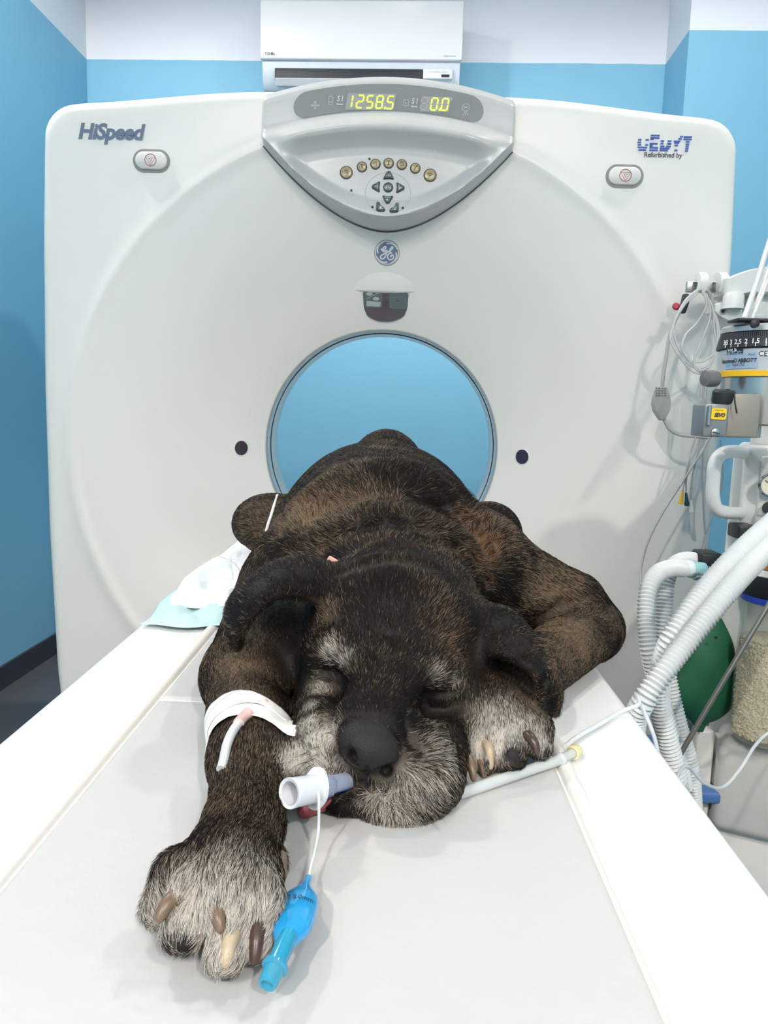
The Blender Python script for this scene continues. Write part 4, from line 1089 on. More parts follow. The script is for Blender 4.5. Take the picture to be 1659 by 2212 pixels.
base_r = .88 * np.clip(.00011 + .00010 * (np.linalg.norm(P0 - np.array([0, 0, ZC]), axis=1) - .5), .00011, .00022)
ra.data.foreach_set('value', (base_r[:, None] * np.array([1.0, .9, .65, .25])[None]).astype(np.float32).ravel())
cc = hc.attributes.new('strand_colour', 'FLOAT_COLOR', 'CURVE'); cc.data.foreach_set('color', np.c_[C0, np.ones(NH)].astype(np.float32).ravel())
hc.materials.append(attr_mat('dog_fur', 'strand_colour', .5, .14))
fur = bpy.data.objects.new('fur', hc); COL.objects.link(fur); fur.parent = dog; fur['kind'] = 'stuff'
# claws, tongue, whiskers
def claw(base, mid, tip, r, m, flat=1.0):
    bm = bmesh.new(); P = spline([base, mid, tip], 14)
    add_tube(bm, P, [r * (1 - .42 * (i / 13) ** 1.3) * (1 if i < 12 else (.92 if i == 12 else .55)) for i in range(14)], 12)
    return obj('claw', bm, m, dog, smooth=60)
HORN = mat('brown_horn_claw', '75604f', rough=.35, var=.35, scale=150); PALEH = mat('pale_horn_claw', 'b7a48a', rough=.35, var=.3, scale=150); DKH = mat('dark_horn_claw', '4b3a33', rough=.3, var=.3, scale=120)
def clawpx(a, b, r, m, lift=.006, sink=.006):
    A = fd.hit(*a, sink)
    for dx in (6, -6, 12, -12):
        if A.y > .9: A = fd.hit(a[0] + dx, a[1], sink)
    B = CAMP + (ray(*b).normalized()) * ((A - CAMP).length - .008)
    claw(A, A.lerp(B, .5) + Vector((0, -.2, 1)).normalized() * lift * .6, B, r, m)
clawpx((388, 1932), (338, 1992), .0058, HORN); clawpx((464, 1962), (480, 2016), .0052, HORN); clawpx((502, 2022), (486, 2092), .0055, PALEH); clawpx((562, 1988), (549, 2084), .0056, DKH)
clawpx((606, 1850), (612, 1895), .0045, HORN)
clawpx((1012, 1640), (1024, 1688), .0050, HORN); clawpx((1036, 1640), (1046, 1682), .0046, HORN); clawpx((1052, 1605), (1060, 1662), .0056, PALEH, .012); clawpx((1138, 1588), (1162, 1630), .0058, DKH, .008, .003)
tp = tz(658, 1738, .012); bm = bmesh.new()
add_tube(bm, spline([at(775, 1712, .645), at(735, 1722, .625), tz(690, 1738, .010), tz(656, 1750, .007), tz(643, 1753, .006)], 16), [.0068] * 10 + [.0068, .0066, .0062, .0055, .004, .002], 14)
tongue = obj('tongue', bm, mat('pink_tongue', '94484f', rough=.4, var=.1, scale=80, bump=.3, bscale=400), dog, smooth=80)
bm = bmesh.new()
for i in range(26):
    sd = i % 2
    px, py = (random.uniform(660, 700), random.uniform(1610, 1670)) if sd else (random.uniform(860, 950), random.uniform(1690, 1765))
    p = fd.hit(px, py)
    if p.y > .8: continue
    d = Vector((-.9 if sd else .6, -.35, random.uniform(-.5, .1) if sd else random.uniform(-.9, -.2))).normalized()
    l = random.uniform(.012, .028); e = p + d * l + Vector((0, 0, -l * .25)); e.z = max(e.z, TZ + .001)
    add_tube(bm, spline([p, p + d * l * .5, e], 5), [.00022, .0002, .00016, .00012, .00005], 4)
wk = obj('whiskers', bm, mat('whisker', '2b2725', rough=.4), dog); wk['kind'] = 'stuff'
# ------------------------------------------------------------------ things on and around the dog
def clear_mat(name, c, rough=.12, alpha=.45, ior=1.45):
    return mat(name, c, rough=rough, alpha=alpha, var=.02, ior=ior, spec=.6)
def tube_obj(name, pts, r, m, parent=None, seg=10, n=60, raw=False):
    bm = bmesh.new(); P = pts if raw else spline(pts, n); add_tube(bm, P, r, seg); return obj(name, bm, m, parent, smooth=70)
# bandage round the outstretched foreleg
ax0, ax1 = tz(531, 1488, .040), tz(537, 1600, .035); axd = (ax1 - ax0).normalized()
sx = axd.cross(Vector((0, 0, 1))).normalized(); sz = sx.cross(axd).normalized()
def wrap(s0, s1, skew, push, nj=14, ni=64):
    V, Fc = [], []
    for j in range(nj + 1):
        for i in range(ni):
            ph = 2 * PI * i / ni
            s = s0 + (s1 - s0) * j / nj + skew * math.cos(ph) + .002 * math.sin(3 * ph + 1)
            o = ax0 + axd * s; d = sx * math.cos(ph) + sz * math.sin(ph); r = .015
            while r < .046 and fd.val(o + d * r) < 0: r += .0006
            p = o + d * (r + push + .0006 * math.sin(5 * ph + 7 * j)); p.z = max(p.z, TZ + .001); V.append(p)
    for j in range(nj):
        for i in range(ni): Fc.append((j * ni + i, j * ni + (i + 1) % ni, (j + 1) * ni + (i + 1) % ni, (j + 1) * ni + i))
    return V, Fc
TAPE = mat('white_cloth_tape', 'f4f2ef', rough=.8, bump=.4, bscale=900)
ban = empty('leg_bandage', ax0, 0, 'white cloth tape bandage wrapped around the stretched-out foreleg', 'bandage')
V, Fc = wrap(.098, .152, -.016, .0035); o = pyobj('tape_wrap', V, Fc, TAPE, ban, smooth=80); md = o.modifiers.new('thick', 'SOLIDIFY'); md.thickness = .0012
V, Fc = wrap(.100, .122, -.006, .0050, 8); o = pyobj('tape_overlap', V, Fc, TAPE, ban, smooth=80); md = o.modifiers.new('thick', 'SOLIDIFY'); md.thickness = .001
pts = [fd.hit(x, y, -.006) for x, y in ((566, 1512), (575, 1520), (582, 1534))]
bm = bmesh.new(); add_tube(bm, spline(pts, 10), [.001, .002, .0028, .003, .003, .003, .003, .0026, .002, .001], 8); obj('blood_spot', bm, mat('faded_blood', 'd9a9a4', rough=.8), ban)
cat_ = empty('intravenous_catheter', fd.hit(500, 1580), 0, 'clear catheter tube taped to the foreleg under the white bandage', 'catheter')
cp = [fd.hit(528, 1548, -.004), fd.hit(515, 1562, -.006), fd.hit(500, 1585, -.007), fd.hit(490, 1610, -.006), fd.hit(484, 1640, -.004, ), fd.hit(478, 1662, -.002)]
tube_obj('tube', cp, .0042, clear_mat('catheter_clear', 'eef1f4', alpha=.65), cat_, n=30)
tube_obj('hub', [cp[0] + Vector((.004, .006, .002)), cp[0], cp[1]], .005, mat('pink_hub', 'd9b3ac', rough=.4), cat_, n=12)
# breathing tube in the mouth
ET = empty('endotracheal_tube', at(690, 1705, .595), 0, 'clear breathing tube with a white connector in the dog\'s mouth and blue pilot balloon', 'breathing tube')
TR = mat('translucent_white_plastic', 'e9ecf2', rough=.25, alpha=.9, sss=.2)
O, Fl, Mo = at(624, 1714, .548), at(682, 1703, .569), at(772, 1680, .640)
axi = (Fl - O).normalized(); Ln = (Fl - O).length
bm = bmesh.new(); add_lathe(bm, [(.0088, .001), (.0114, 0), (.0117, .0015), (.0112, .004), (.0108, Ln), (.0104, Ln + .001), (.0085, Ln + .001), (.0086, .001)], O, axi, 40, cap=False); obj('connector', bm, TR, ET, smooth=50)
fl = bmesh.new(); FF = frame_from(axi, Vector((0, 0, 1)))
add_prism(fl, roundpoly([(-.0125, .006), (-.005, .0165), (.005, .0165), (.0125, .006), (.0125, -.006), (.005, -.0165), (-.005, -.0165), (-.0125, -.006)], .005, 4), O + axi * (Ln - .001), FF, 0, .003); obj('flange', fl, TR, ET, smooth=40)
bm = bmesh.new(); ax2 = (Mo - Fl).normalized(); L2 = (Mo - Fl).length
add_lathe(bm, [(.0088, 0), (.0088, .019), (.0082, .020), (.0072, .020), (.0072, L2)], Fl + axi * .002, ax2, 32); obj('tube', bm, clear_mat('tube_clear_violet', 'c9d2ea', alpha=.75), ET, smooth=50)
bm = bmesh.new(); Fx = frame_from(ax2)
for i in range(7):
    for j in range(16):
        a = 2 * PI * (j + .5 * (i % 2)) / 16; q_ = Fl + axi * .002 + ax2 * (.004 + i * .0022) + (Fx.col[0] * math.cos(a) + Fx.col[1] * math.sin(a)) * .0088
        bmesh.ops.create_icosphere(bm, subdivisions=1, radius=.0007, matrix=Matrix.Translation(q_))
g = obj('grip_dots', bm, mat('grip_grey', '8e97ab', rough=.4), ET, smooth=0); g['kind'] = 'stuff'
fr = Vector((.1, -1, -.25)).normalized(); fr = (fr - ax2 * fr.dot(ax2)).normalized()
tube_obj('blue_line', [Fl + fr * .0091, Fl + ax2 * (.021) + fr * .0091, Fl + ax2 * .024 + fr * .0075, Mo + fr * .0074], .0006, mat('blue_ink', '2a55b5'), ET, 6, 20)
PL = [at(683, 1676, .576), at(688, 1712, .556), at(689, 1755, .552), tz(687, 1800, .022), tz(678, 1845, .017), tz(670, 1878, .014), tz(668, 1902, .013)]
tube_obj('pilot_line', PL, .00125, clear_mat('line_clear', 'eef2f6', alpha=.6), ET, 8, 50)
BAL = mat('blue_balloon_plastic', '27a9ea', rough=.10, alpha=.82, coat=.6, trans=.0)
b0, b1_ = tz(667, 1896, .014), tz(612, 2048, .024); bax = (b1_ - b0); bl = bax.length; bax.normalize(); bsx = Vector((0, 0, 1)).cross(bax).normalized(); bup = bax.cross(bsx)
if bup.z < 0: bup = -bup
prof_ = [(0, .0024, .0024), (.06, .0026, .0026), (.13, .0030, .0030), (.2, .0060, .0042), (.30, .0105, .0062), (.38, .0128, .0074), (.46, .0132, .0080), (.6, .0134, .0082), (.72, .0132, .0078), (.80, .0115, .0068), (.88, .0085, .0058), (.95, .0064, .0052), (1.0, .0056, .0050)]
vs, fs = [], []
for t, w_, h_ in prof_:
    for k in range(32):
        a = 2 * PI * k / 32; c_, s_ = math.cos(a), math.sin(a)
        vs.append(b0 + bax * (t * bl) + bsx * w_ * c_ + bup * h_ * (abs(s_) ** .9) * (1 if s_ > 0 else -1))
n = len(prof_)
for i in range(n - 1):
    for k in range(32): fs.append((i * 32 + k, i * 32 + (k + 1) % 32, (i + 1) * 32 + (k + 1) % 32, (i + 1) * 32 + k))
bal = pyobj('pilot_balloon', vs, fs, BAL, ET, smooth=80)
tt = b0 + bax * bl * .36 + bup * .0078
lettering('size_lettering', 'I.D.8.0mm', .0072, tt, Matrix((bsx if bsx.x > 0 else -bsx, -bax, bup)).transposed(), mat('navy_print', '1b2a44'), bal, lift=.0004, fit=.021,
          warp=lambda x, y: b0 + bax * (bl * .50 - y) + (bsx if bsx.x > 0 else -bsx) * x + bup * (.0081 * math.sqrt(max(.05, 1 - (x / .0140) ** 2)) ** .9 + .0009))
v1 = tz(577, 2128, .018); vax = (v1 - b1_).normalized(); vl = (v1 - b1_).length
bm = bmesh.new(); add_lathe(bm, [(.0050, -.010), (.0058, 0), (.0058, vl * .45), (.0078, vl * .47), (.0080, vl * .55), (.0062, vl * .58), (.0056, vl * .95), (.0052, vl), (.0036, vl), (.0036, vl * .9)], b1_, vax, 28); obj('valve', bm, mat('teal_valve_plastic', '2fa3c9', rough=.12, alpha=.72, coat=.5), ET, smooth=45)
bm = bmesh.new(); add_lathe(bm, [(.0024, vl * .35), (.003, vl * .5), (.003, vl * .8), (.001, vl * .86)], b1_, vax, 16); obj('valve_core', bm, mat('amber_core', 'c9a45a', rough=.3), ET, smooth=45)
# clear line under the other paw
IV = empty('infusion_line', tz(1100, 1680, 0), 0, 'clear infusion tube lying under the folded paw with a yellow end cap', 'tube')
i0, i1 = tz(925, 1738, .006), tz(1212, 1640, .007)
bm = bmesh.new(); add_tube(bm, [i0, i0.lerp(i1, .5), i1], .0052, 16); obj('rigid_tube', bm, clear_mat('iv_clear', 'e8ecec', alpha=.55), IV, smooth=60)
i2, i3 = tz(1236, 1627, .008), tz(1262, 1612, .008); d_ = (i2 - i1).normalized()
bm = bmesh.new(); add_lathe(bm, [(.0052, -.004), (.0066, -.002), (.0066, .001), (.0048, .003), (.0048, (i2 - i1).length)], i1, d_, 20); obj('connector', bm, clear_mat('iv_clear', 'e8ecec'), IV, smooth=50)
bm = bmesh.new(); add_lathe(bm, [(.0052, 0), (.0072, .001), (.0074, .008), (.006, .0105), (.0, .011)], i2, (i3 - i2).normalized(), 20, cap=False); obj('end_cap', bm, mat('yellow_cap', 'e9dfae', rough=.35, alpha=.9), IV, smooth=50)
line = [tz(1222, 1612, .006), tz(1250, 1590, .004), tz(1300, 1562, .003), tz(1345, 1536, .004), tz(1380, 1522, .008)]
line += [Vector((.300, .905, TZ + .004)), Vector((.318, .885, TZ - .04)), Vector((.33, .87, TZ - .10)), at(1480, 1655, .98), at(1522, 1692, 1.02), at(1562, 1700, 1.06), at(1600, 1660, 1.10), at(1630, 1612, 1.13), at(1662, 1582, 1.16), at(1720, 1560, 1.2)]
tube_obj('soft_line', line, .0026, clear_mat('line_clear', 'eef2f6'), IV, 8, 140)
# cord on the flank, pink scrap behind the ear, pale cord ends by the cheek
tube_obj_ = tube_obj('flank_cord', [fd.hit(x, y, -.003) for x, y in ((599, 1070), (592, 1092), (586, 1112), (580, 1130), (575, 1148))], .0028, mat('white_cord', 'dedbd4', rough=.7), None, 8, 24)
tag(tube_obj_, 'short pale cord lying over the dog\'s flank beside the hind leg', 'cord')
o_ = fd.hit(718, 1212, -.002); bm = bmesh.new(); add_box(bm, o_, (.012, .004, .008), Matrix.Rotation(.5, 3, 'Y'), .002, 3); ps = obj('pink_tab', bm, mat('pink_fabric', 'e7a79c', rough=.6), None); tag(ps, 'tiny pink tab showing behind the dog\'s folded ear', 'tab')
tg_ = empty('cord_toggle', tz(645, 1548, .01), 0, 'small pale toggle ends lying in the shade by the dog\'s cheek', 'toggle')
for a_, b_ in (((650, 1530), (654, 1552)), ((636, 1558), (655, 1556))):
    A_, B_ = at(*a_, .70), at(*b_, .70); bm = bmesh.new(); add_tube(bm, spline([A_, A_.lerp(B_, .5) + Vector((0, -.001, 0)), B_], 10), [.002, .0036, .0042, .0043, .0043, .0043, .0043, .0042, .0036, .002], 12); obj('toggle_end', bm, mat('cream_plastic', 'b9b4a6', rough=.4), tg_, smooth=80)
# absorbent sheet and paper towel beside the dog
def cloth(name, corners, nu, nv, zf, m, parent=None, th=.0012):
    A, B, Cc, D_ = [np.array(tuple(c)) for c in corners]; V, Fc = [], []
    for j in range(nv + 1):
        for i in range(nu + 1):
            u, v = i / nu, j / nv; p = (A * (1 - u) + B * u) * (1 - v) + (D_ * (1 - u) + Cc * u) * v
            V.append((p[0] + .006 * math.sin(9 * v + 2 * u), p[1] + .008 * math.sin(7 * u + 1), p[2] + zf(u, v)))
    for j in range(nv):
        for i in range(nu): Fc.append((j * (nu + 1) + i, j * (nu + 1) + i + 1, (j + 1) * (nu + 1) + i + 1, (j + 1) * (nu + 1) + i))
    o = pyobj(name, V, Fc, m, parent, smooth=70); md = o.modifiers.new('thick', 'SOLIDIFY'); md.thickness = th; md.offset = 1; return o
up_ = empty('absorbent_underpad', tz(420, 1310, 0), 0, 'pale aqua absorbent underpad crumpled on the table deck beside the dog', 'underpad')
AQUA = mat('pale_aqua_film', 'c4e3e6', rough=.45, var=.06); AWH = mat('underpad_white', 'f1f6f8', rough=.7)
def wr(u, v): return .0015 + min(1, v / .22 + .02) * (.010 * abs(math.sin(4.2 * u + 3.1 * v)) * math.sin(PI * u) ** .5 * (1 - .4 * v) + .004 * math.sin(11 * u - 6 * v) ** 2)
cloth('film', [tz(300, 1354, .002), tz(478, 1356, .002), tz(585, 1290, .004), tz(392, 1266, .002)], 40, 30, wr, AQUA, up_)
cloth('absorbent_layer', [tz(345, 1318, .004), tz(492, 1318, .008), tz(600, 1250, .008), tz(455, 1222, .006)], 40, 30, lambda u, v: .012 + wr(u, v) * 1.2 - .009 * (1 - v) ** 3, AWH, up_)
tw = cloth('paper_towel', [tz(492, 1290, .026), tz(560, 1285, .032), tz(612, 1180, .05), tz(508, 1178, .034)], 34, 34, lambda u, v: .010 + .012 * mnoise.noise((u * 4.3, v * 4.1, .3)) + .010 * abs(mnoise.noise((u * 7, v * 6, 2.2))), mat('white_paper_towel', 'f6f6f7', rough=.9, bump=.3, bscale=300), None)
tag(tw, 'crumpled white paper towel lying on the aqua underpad against the dog\'s side', 'towel')
# ------------------------------------------------------------------ anaesthesia machine and its lines
MW = mat('machine_white', 'e6e6e2', rough=.38, var=.02); MG = mat('machine_grey', 'b4b7b6', rough=.4); MB_ = mat('machine_black', '25272b', rough=.45)
STEEL = mat('brushed_steel', 'a8abab', rough=.25, metal=.9, var=.1); BLUEB = mat('machine_blue_base', '4a6fa6', rough=.5)
MY = 1.42
mx0 = at(1600, 1050, MY).x; mx1 = mx0 + .56
am = empty('anaesthesia_machine', (mx0 + .28, MY + .22, 0), 0, 'white anaesthesia machine trolley with handle, gauge panel and arm beside the table', 'machine')
MROT = -math.radians(25)                                    # the trolley is turned towards the table
def mturn(p):
    d = Vector((p[0] - mx0, p[1] - MY, 0)); d.rotate(Matrix.Rotation(MROT, 3, 'Z')); return Vector((mx0 + d.x, MY + d.y, p[2]))
def mbox(name, x0, x1, y0, y1, z0, z1, m, parent, bev=.008, seg=3, turn=False):
    bm = bmesh.new(); c = ((x0 + x1) / 2, (y0 + y1) / 2, (z0 + z1) / 2)
    add_box(bm, mturn(c) if turn else c, (x1 - x0, y1 - y0, z1 - z0), Matrix.Rotation(MROT, 3, 'Z') if turn else None, bev, seg); return obj(name, bm, m, parent, smooth=40)
zt, zb = at(1630, 962, MY).z, at(1630, 1165, MY).z
mbox('cabinet', mx0, mx1, MY, MY + .42, zb, zt, MW, am, .012, turn=True)
mbox('side_column', mx0 - .018, mx0 + .03, MY + .03, MY + .40, .20, zt - .005, MW, am, .010, turn=True)
pn = at(1648, 1060, MY)
mbox('gauge_panel', at(1634, 1060, MY).x, mx1 - .05, MY - .006, MY + .01, at(1640, 1112, MY).z, at(1640, 984, MY).z, mat('panel_warm_white', 'dcdad4', rough=.4), am, .004, turn=True)
gc = at(1662, 1047, MY - .036); bm = bmesh.new(); add_lathe(bm, [(.020, 0), (.022, .004), (.020, .009), (.018, .008)], gc, Vector((0, -1, 0)), 32, cap=False); gg = obj('pressure_gauge', bm, STEEL, am)
bm = bmesh.new(); add_lathe(bm, [(.0185, .006), (0, .006)], gc, Vector((0, -1, 0)), 32, cap=False); obj('gauge_face', bm, mat('gauge_cream', 'e3dfc6'), gg)
bm = bmesh.new(); add_stroke(bm, [(0, 0), (-.011, .008)], .0012, gc, FLAT, .0062, .007); obj('gauge_needle', bm, MB_, gg, smooth=0)
kc = at(1659, 1097, MY - .034); bm = bmesh.new(); add_lathe(bm, [(.011, 0), (.011, .012), (.013, .014), (.013, .03), (.010, .033), (0, .033)], kc, Vector((0, -1, 0)), 24, cap=False); obj('control_knob', bm, MB_, am)
hp = [at(1606, 978, MY - .0), at(1585, 975, MY - .03), at(1560, 980, MY - .05), at(1545, 1000, MY - .055), at(1541, 1035, MY - .055), at(1540, 1072, MY - .055), at(1548, 1098, MY - .05), at(1570, 1107, MY - .035), at(1598, 1108, MY)]
tube_obj('handle', hp, .0115, mat('handle_white', 'f0efec', rough=.3), am, 16, 60)
# lower frame, bay, base
mbox('bay_back', mx0 + .0, mx1, MY + .30, MY + .42, .30, zb, MG, am, turn=True)
zc0, zc1 = at(1620, 1800, MY - .06).z, at(1620, 1600, MY - .06).z
mbox('absorber_base', at(1572, 1700, MY - .06).x, mx1, MY - .06, MY + .36, zc0, zc1, mat('base_warm_grey', 'c5c6c2', rough=.4), am, .02, 4, turn=True)
mbox('lower_shelf', mx0 - .03, mx1, MY - .03, MY + .40, .14, zc0 + .001, MW, am, .01, turn=True)
mbox('blue_base', mx0 - .06, mx1 + .03, MY - .22, MY + .42, .055, .125, BLUEB, am, .02, 4, turn=True)
mbox('blue_shelf', mx0 - .075, mx0 + .06, MY - .06, MY + .20, at(1530, 1705, MY).z, at(1530, 1680, MY).z, BLUEB, am, .006)
for x_, y_, _ in [tuple(mturn((a, b, 0))) for a, b in ((mx0 - .03, MY - .18), (mx1 - .02, MY - .18), (mx0 - .03, MY + .38), (mx1 - .02, MY + .38))]:
    bm = bmesh.new(); add_lathe(bm, [(.012, -.012), (.028, -.012), (.028, .012), (.012, .012)], (x_, y_, .0285), Vector((1, 0, 0)), 24); obj('caster', bm, MB_, am)
for px0, px1, y0_, y1_ in ((1503, 1522, 1575, 1800), (1548, 1562, 1590, 1810)):
    a_, b_ = at(px0, y0_, MY - .02), at(px1, y1_, MY - .02)
    mbox('frame_post', a_.x, b_.x, MY - .03, MY + .0, min(a_.z, b_.z), max(a_.z, b_.z), MW, am, .004)
mbox('frame_plate', at(1522, 1600, MY).x, at(1548, 1600, MY).x, MY + .0, MY + .02, .4, at(1530, 1600, MY).z, mat('frame_blue_grey', '8fa3b5', rough=.4), am, .003)
mbox('mount_block', at(1595, 930, MY + .05).x, mx1 - .04, MY + .05, MY + .36, zt - .004, at(1640, 855, MY + .05).z, MW, am, .01, turn=True)
mbox('back_column', mx0 + .05, mx0 + .20, MY + .22, MY + .36, zt - .004, at(1640, 590, MY + .22).z, MW, am, .012, turn=True)
# rail with hooks and swivel arm
RY = 1.97
ra0, ra1 = at(1484, 619, RY), at(1600, 612, RY)
rail = mbox('rail', ra0.x, ra1.x + .10, RY, RY + .012, ra0.z - .013, ra0.z + .013, STEEL, am, .002)
for px in (1506, 1549):
    c_ = at(px, 612, RY); w_ = .019; poly = [(-.006, .019), (-.034, .022), (-.050, .010), (-.052, -.012), (-.040, -.026), (-.028, -.020), (-.034, -.008), (-.030, .004), (-.006, .006)]
    n_ = len(poly); V = [(c_.x + sx_ * w_ / 2, RY + .004 + y_, c_.z + z_) for sx_ in (-1, 1) for y_, z_ in poly]
    Fc = [tuple(range(n_)), tuple(range(2 * n_ - 1, n_ - 1, -1))] + [(k, (k + 1) % n_, n_ + (k + 1) % n_, n_ + k) for k in range(n_)]
    pyobj('hook', V, Fc, mat('handle_white', 'f0efec'), am, smooth=50)
ap = [(1572, 600), (1600, 588), (1625, 580), (1660, 574), (1760, 572), (1760, 640), (1660, 632), (1618, 632), (1590, 640), (1572, 632)]
bm = bmesh.new(); P2 = [at(x, y, RY - .07) for x, y in ap]; o_ = P2[0]
add_prism(bm, [(p.x - o_.x, p.z - o_.z) for p in P2], (o_.x, RY - .07, o_.z), FLAT, -.10, .0, bev=.012); obj('swivel_arm', bm, MW, am, smooth=45)
sb_ = [at(x, y, RY - .05) for x, y in ((1545, 655), (1560, 652), (1600, 640), (1608, 690), (1590, 700), (1566, 690), (1545, 672))]; o_ = sb_[0]
bm = bmesh.new(); add_prism(bm, [(p.x - o_.x, p.z - o_.z) for p in sb_], (o_.x, RY - .05, o_.z), FLAT, -.06, 0, bev=.006); obj('arm_bracket', bm, MW, am, smooth=45)
bm = bmesh.new(); add_lathe(bm, [(.024, -.03), (.024, .0), (.020, .008), (0, .008)], at(1585, 640, RY - .06), Vector((0, 0, 1)), 28, cap=False); obj('pivot_cap', bm, MW, am)
c_ = at(1561, 673, RY - .05); bm = bmesh.new(); add_lathe(bm, [(.0075, 0), (.0075, .003), (.0045, .003), (.0045, .001), (0, .001)], c_, Vector((0, -1, 0)), 24, cap=False); obj('bolt', bm, STEEL, am)
bm = bmesh.new(); add_lathe(bm, [(.0038, .0015), (0, .0018)], c_, Vector((0, -1, 0)), 16, cap=False); obj('bolt_socket', bm, MB_, am)
mbox('upper_panel', at(1620, 650, RY - .03).x, at(1620, 650, RY - .03).x + .3, RY - .03, RY + .10, at(1640, 690, RY - .03).z, at(1640, 614, RY - .03).z, MW, am, .008)
bm = bmesh.new(); a_, b_ = at(1466, 662, RY + .02), at(1474, 668, RY - .02)
tube_obj('lever', [at(1482, 640, RY), at(1479, 655, RY - .01), at(1473, 672, RY - .02)], .010, MB_, am, 14, 12)
bm.free(); bm = bmesh.new(); add_lathe(bm, [(0, -.004), (.008, -.002), (.009, .006), (.006, .009), (0, .009)], at(1461, 663, RY - .02), Vector((-.4, -.8, .1)), 20, cap=False); obj('red_tip', bm, mat('red_plastic', 'a3243c', rough=.4), am)
for p_, q_ in (((1607, 690, 1.40), (1668, 505, 1.62)), ((1622, 690, 1.46), (1680, 520, 1.62))):
    tube_obj('hanging_tube', [at(*p_), at((p_[0] + q_[0]) / 2, (p_[1] + q_[1]) / 2 + 4, (p_[2] + q_[2]) / 2), at(*q_), at(q_[0] + 60, q_[1] - 150, q_[2])], .0052 if p_[0] < 1610 else .0040, mat('tube_light_grey', 'd3d4d3', rough=.4), am, 10, 40)
tube_obj('hanging_tube', [at(1625, 690, 1.45), at(1632, 672, 1.46), at(1645, 640, 1.5), at(1662, 600, 1.55), at(1690, 560, 1.6)], .0036, mat('tube_light_grey', 'd3d4d3'), am, 8, 30)
# vaporiser
VYC = 1.29; vcx = at(1660, 800, VYC).x; VR = (vcx - at(1556, 735, VYC).x) / .955; VY = VYC - VR
vz0, vz1 = at(1620, 918, VY).z, at(1620, 688, VY).z
va = empty('vaporizer', (vcx, VY + VR, vz0), 0, 'steel vaporizer with a black numbered dial and yellow band on the anaesthesia machine', 'vaporizer')
vc_ = Vector((vcx, VY + VR, 0))
def vz(py): return at(1620, py, VY).z
def vlathe(name, prof_, m, parent, seg=64, cap=True):
    bm = bmesh.new(); add_lathe(bm, [(r * VR, z) for r, z in prof_], vc_, Vector((0, 0, 1)), seg, cap); return obj(name, bm, m, parent, smooth=40)
vlathe('steel_body', [(.80, vz(920)), (.86, vz(915)), (.86, vz(812))], mat('satin_steel', 'b9b6b2', rough=.22, metal=.85, var=.08), va)
vlathe('label_housing', [(.87, vz(812)), (.90, vz(810)), (.90, vz(748)), (.86, vz(745))], mat('label_grey', 'b7bcc2', rough=.35), va)
vlathe('yellow_band', [(.885, vz(811)), (.915, vz(810)), (.915, vz(797)), (.885, vz(796))], mat('yellow_band', 'e8b81f', rough=.4), va)
dial = vlathe('dial', [(.94, vz(746)), (.955, vz(744)), (.93, vz(728)), (.90, vz(712)), (.86, vz(707))], MB_, va)
vlathe('top_ring', [(.90, vz(708)), (.90, vz(697)), (.86, vz(692)), (.5, vz(690))], mat('ring_silver', 'c0bfbb', rough=.3, metal=.6), va)
bm = bmesh.new()
for k in range(90):
    a = PI + PI * k / 89; d = Vector((math.cos(a), math.sin(a), 0)); p = vc_ + d * (VR * .915) + Vector((0, 0, (vz(727) + vz(711)) / 2))
    add_box(bm, p, (.004, .0022, abs(vz(727) - vz(711))), Matrix.Rotation(a, 3, 'Z'), 0)
k_ = obj('dial_ribs', bm, mat('dial_rib_grey', '3d3f44', rough=.5), dial, smooth=0); k_['kind'] = 'stuff'
PRW = mat('print_white', 'e6e6e6', rough=.5); PRK = mat('print_black', '2f3338', rough=.5)
def onv(ang, z, r=.96): return vc_ + Vector((math.sin(ang), -math.cos(ang), 0)) * (VR * r) + Vector((0, 0, z))
def vang(px, z, r):
    lo, hi = -1.35, 1.2
    for _ in range(40):
        m = (lo + hi) / 2
        if pixel_x(onv(m, z, r)) < px: lo = m
        else: hi = m
    return lo
def vlabel(txt, px, py, size, m, r, parent, name='dial_number', bold=.0002, fit=None):
    # print wrapped round the cylinder at the place seen at this pixel
    z0 = vz(py); ang0 = vang(px, z0, r)
    return lettering(name, txt, size, (0, 0, 0), FLAT, m, parent, bold=bold, fit=fit, warp=lambda x, y: onv(ang0 + x / (VR * r), z0 + y, r))
for t_, px in (('4', 1559.5), ('3.5', 1567.5), ('3', 1579), ('2.5', 1594), ('2', 1611.5), ('1.5', 1632), ('1', 1655)):
    vlabel(t_, px, 733, .0105, PRW, .965, dial)
    vlabel('I', px, 740.5, .0085, PRW, .965, dial, 'dial_tick')
vlabel('Vol % ', 1582, 749.5, .0085, PRW, .925, va, 'label_lettering')
def vplate(px0, px1, py0, py1, m, r, name):
    a0, a1 = vang(px0, vz(py0), r), vang(px1, vz(py0), r); V, Fc = [], []
    for i in range(17):
        a = a0 + (a1 - a0) * i / 16
        for z in (vz(py0), vz(py1)): V.append(onv(a, z, r))
    for i in range(16): Fc.append((2 * i, 2 * i + 2, 2 * i + 3, 2 * i + 1))
    return pyobj(name, V, Fc, m, va, smooth=60)
vplate(1557, 1606, 745, 753.5, MB_, .918, 'black_label'); vplate(1558, 1605, 753, 759.5, MB_, .918, 'black_label'); vplate(1552, 1639, 756, 793, mat('silver_label', 'a9b6c6', rough=.3, metal=.3), .912, 'maker_label')
vplate(1638, 1700, 755, 767, mat('machine_white', 'e6e6e2'), .912, 'mark_label')
vlabel('100 mbar 10°C...35°C', 1581, 757, .006, mat('print_pale_blue', '9fb1c4'), .924, va, 'label_lettering', fit=.035)
vlabel('Sevorane® ABBOTT', 1590, 775, .0085, PRK, .920, va, 'label_lettering', .0003, .066)
vlabel('Vapor 19.3', 1594, 783.5, .0075, mat('print_slate', '5c6b7c'), .920, va, 'label_lettering', fit=.022)
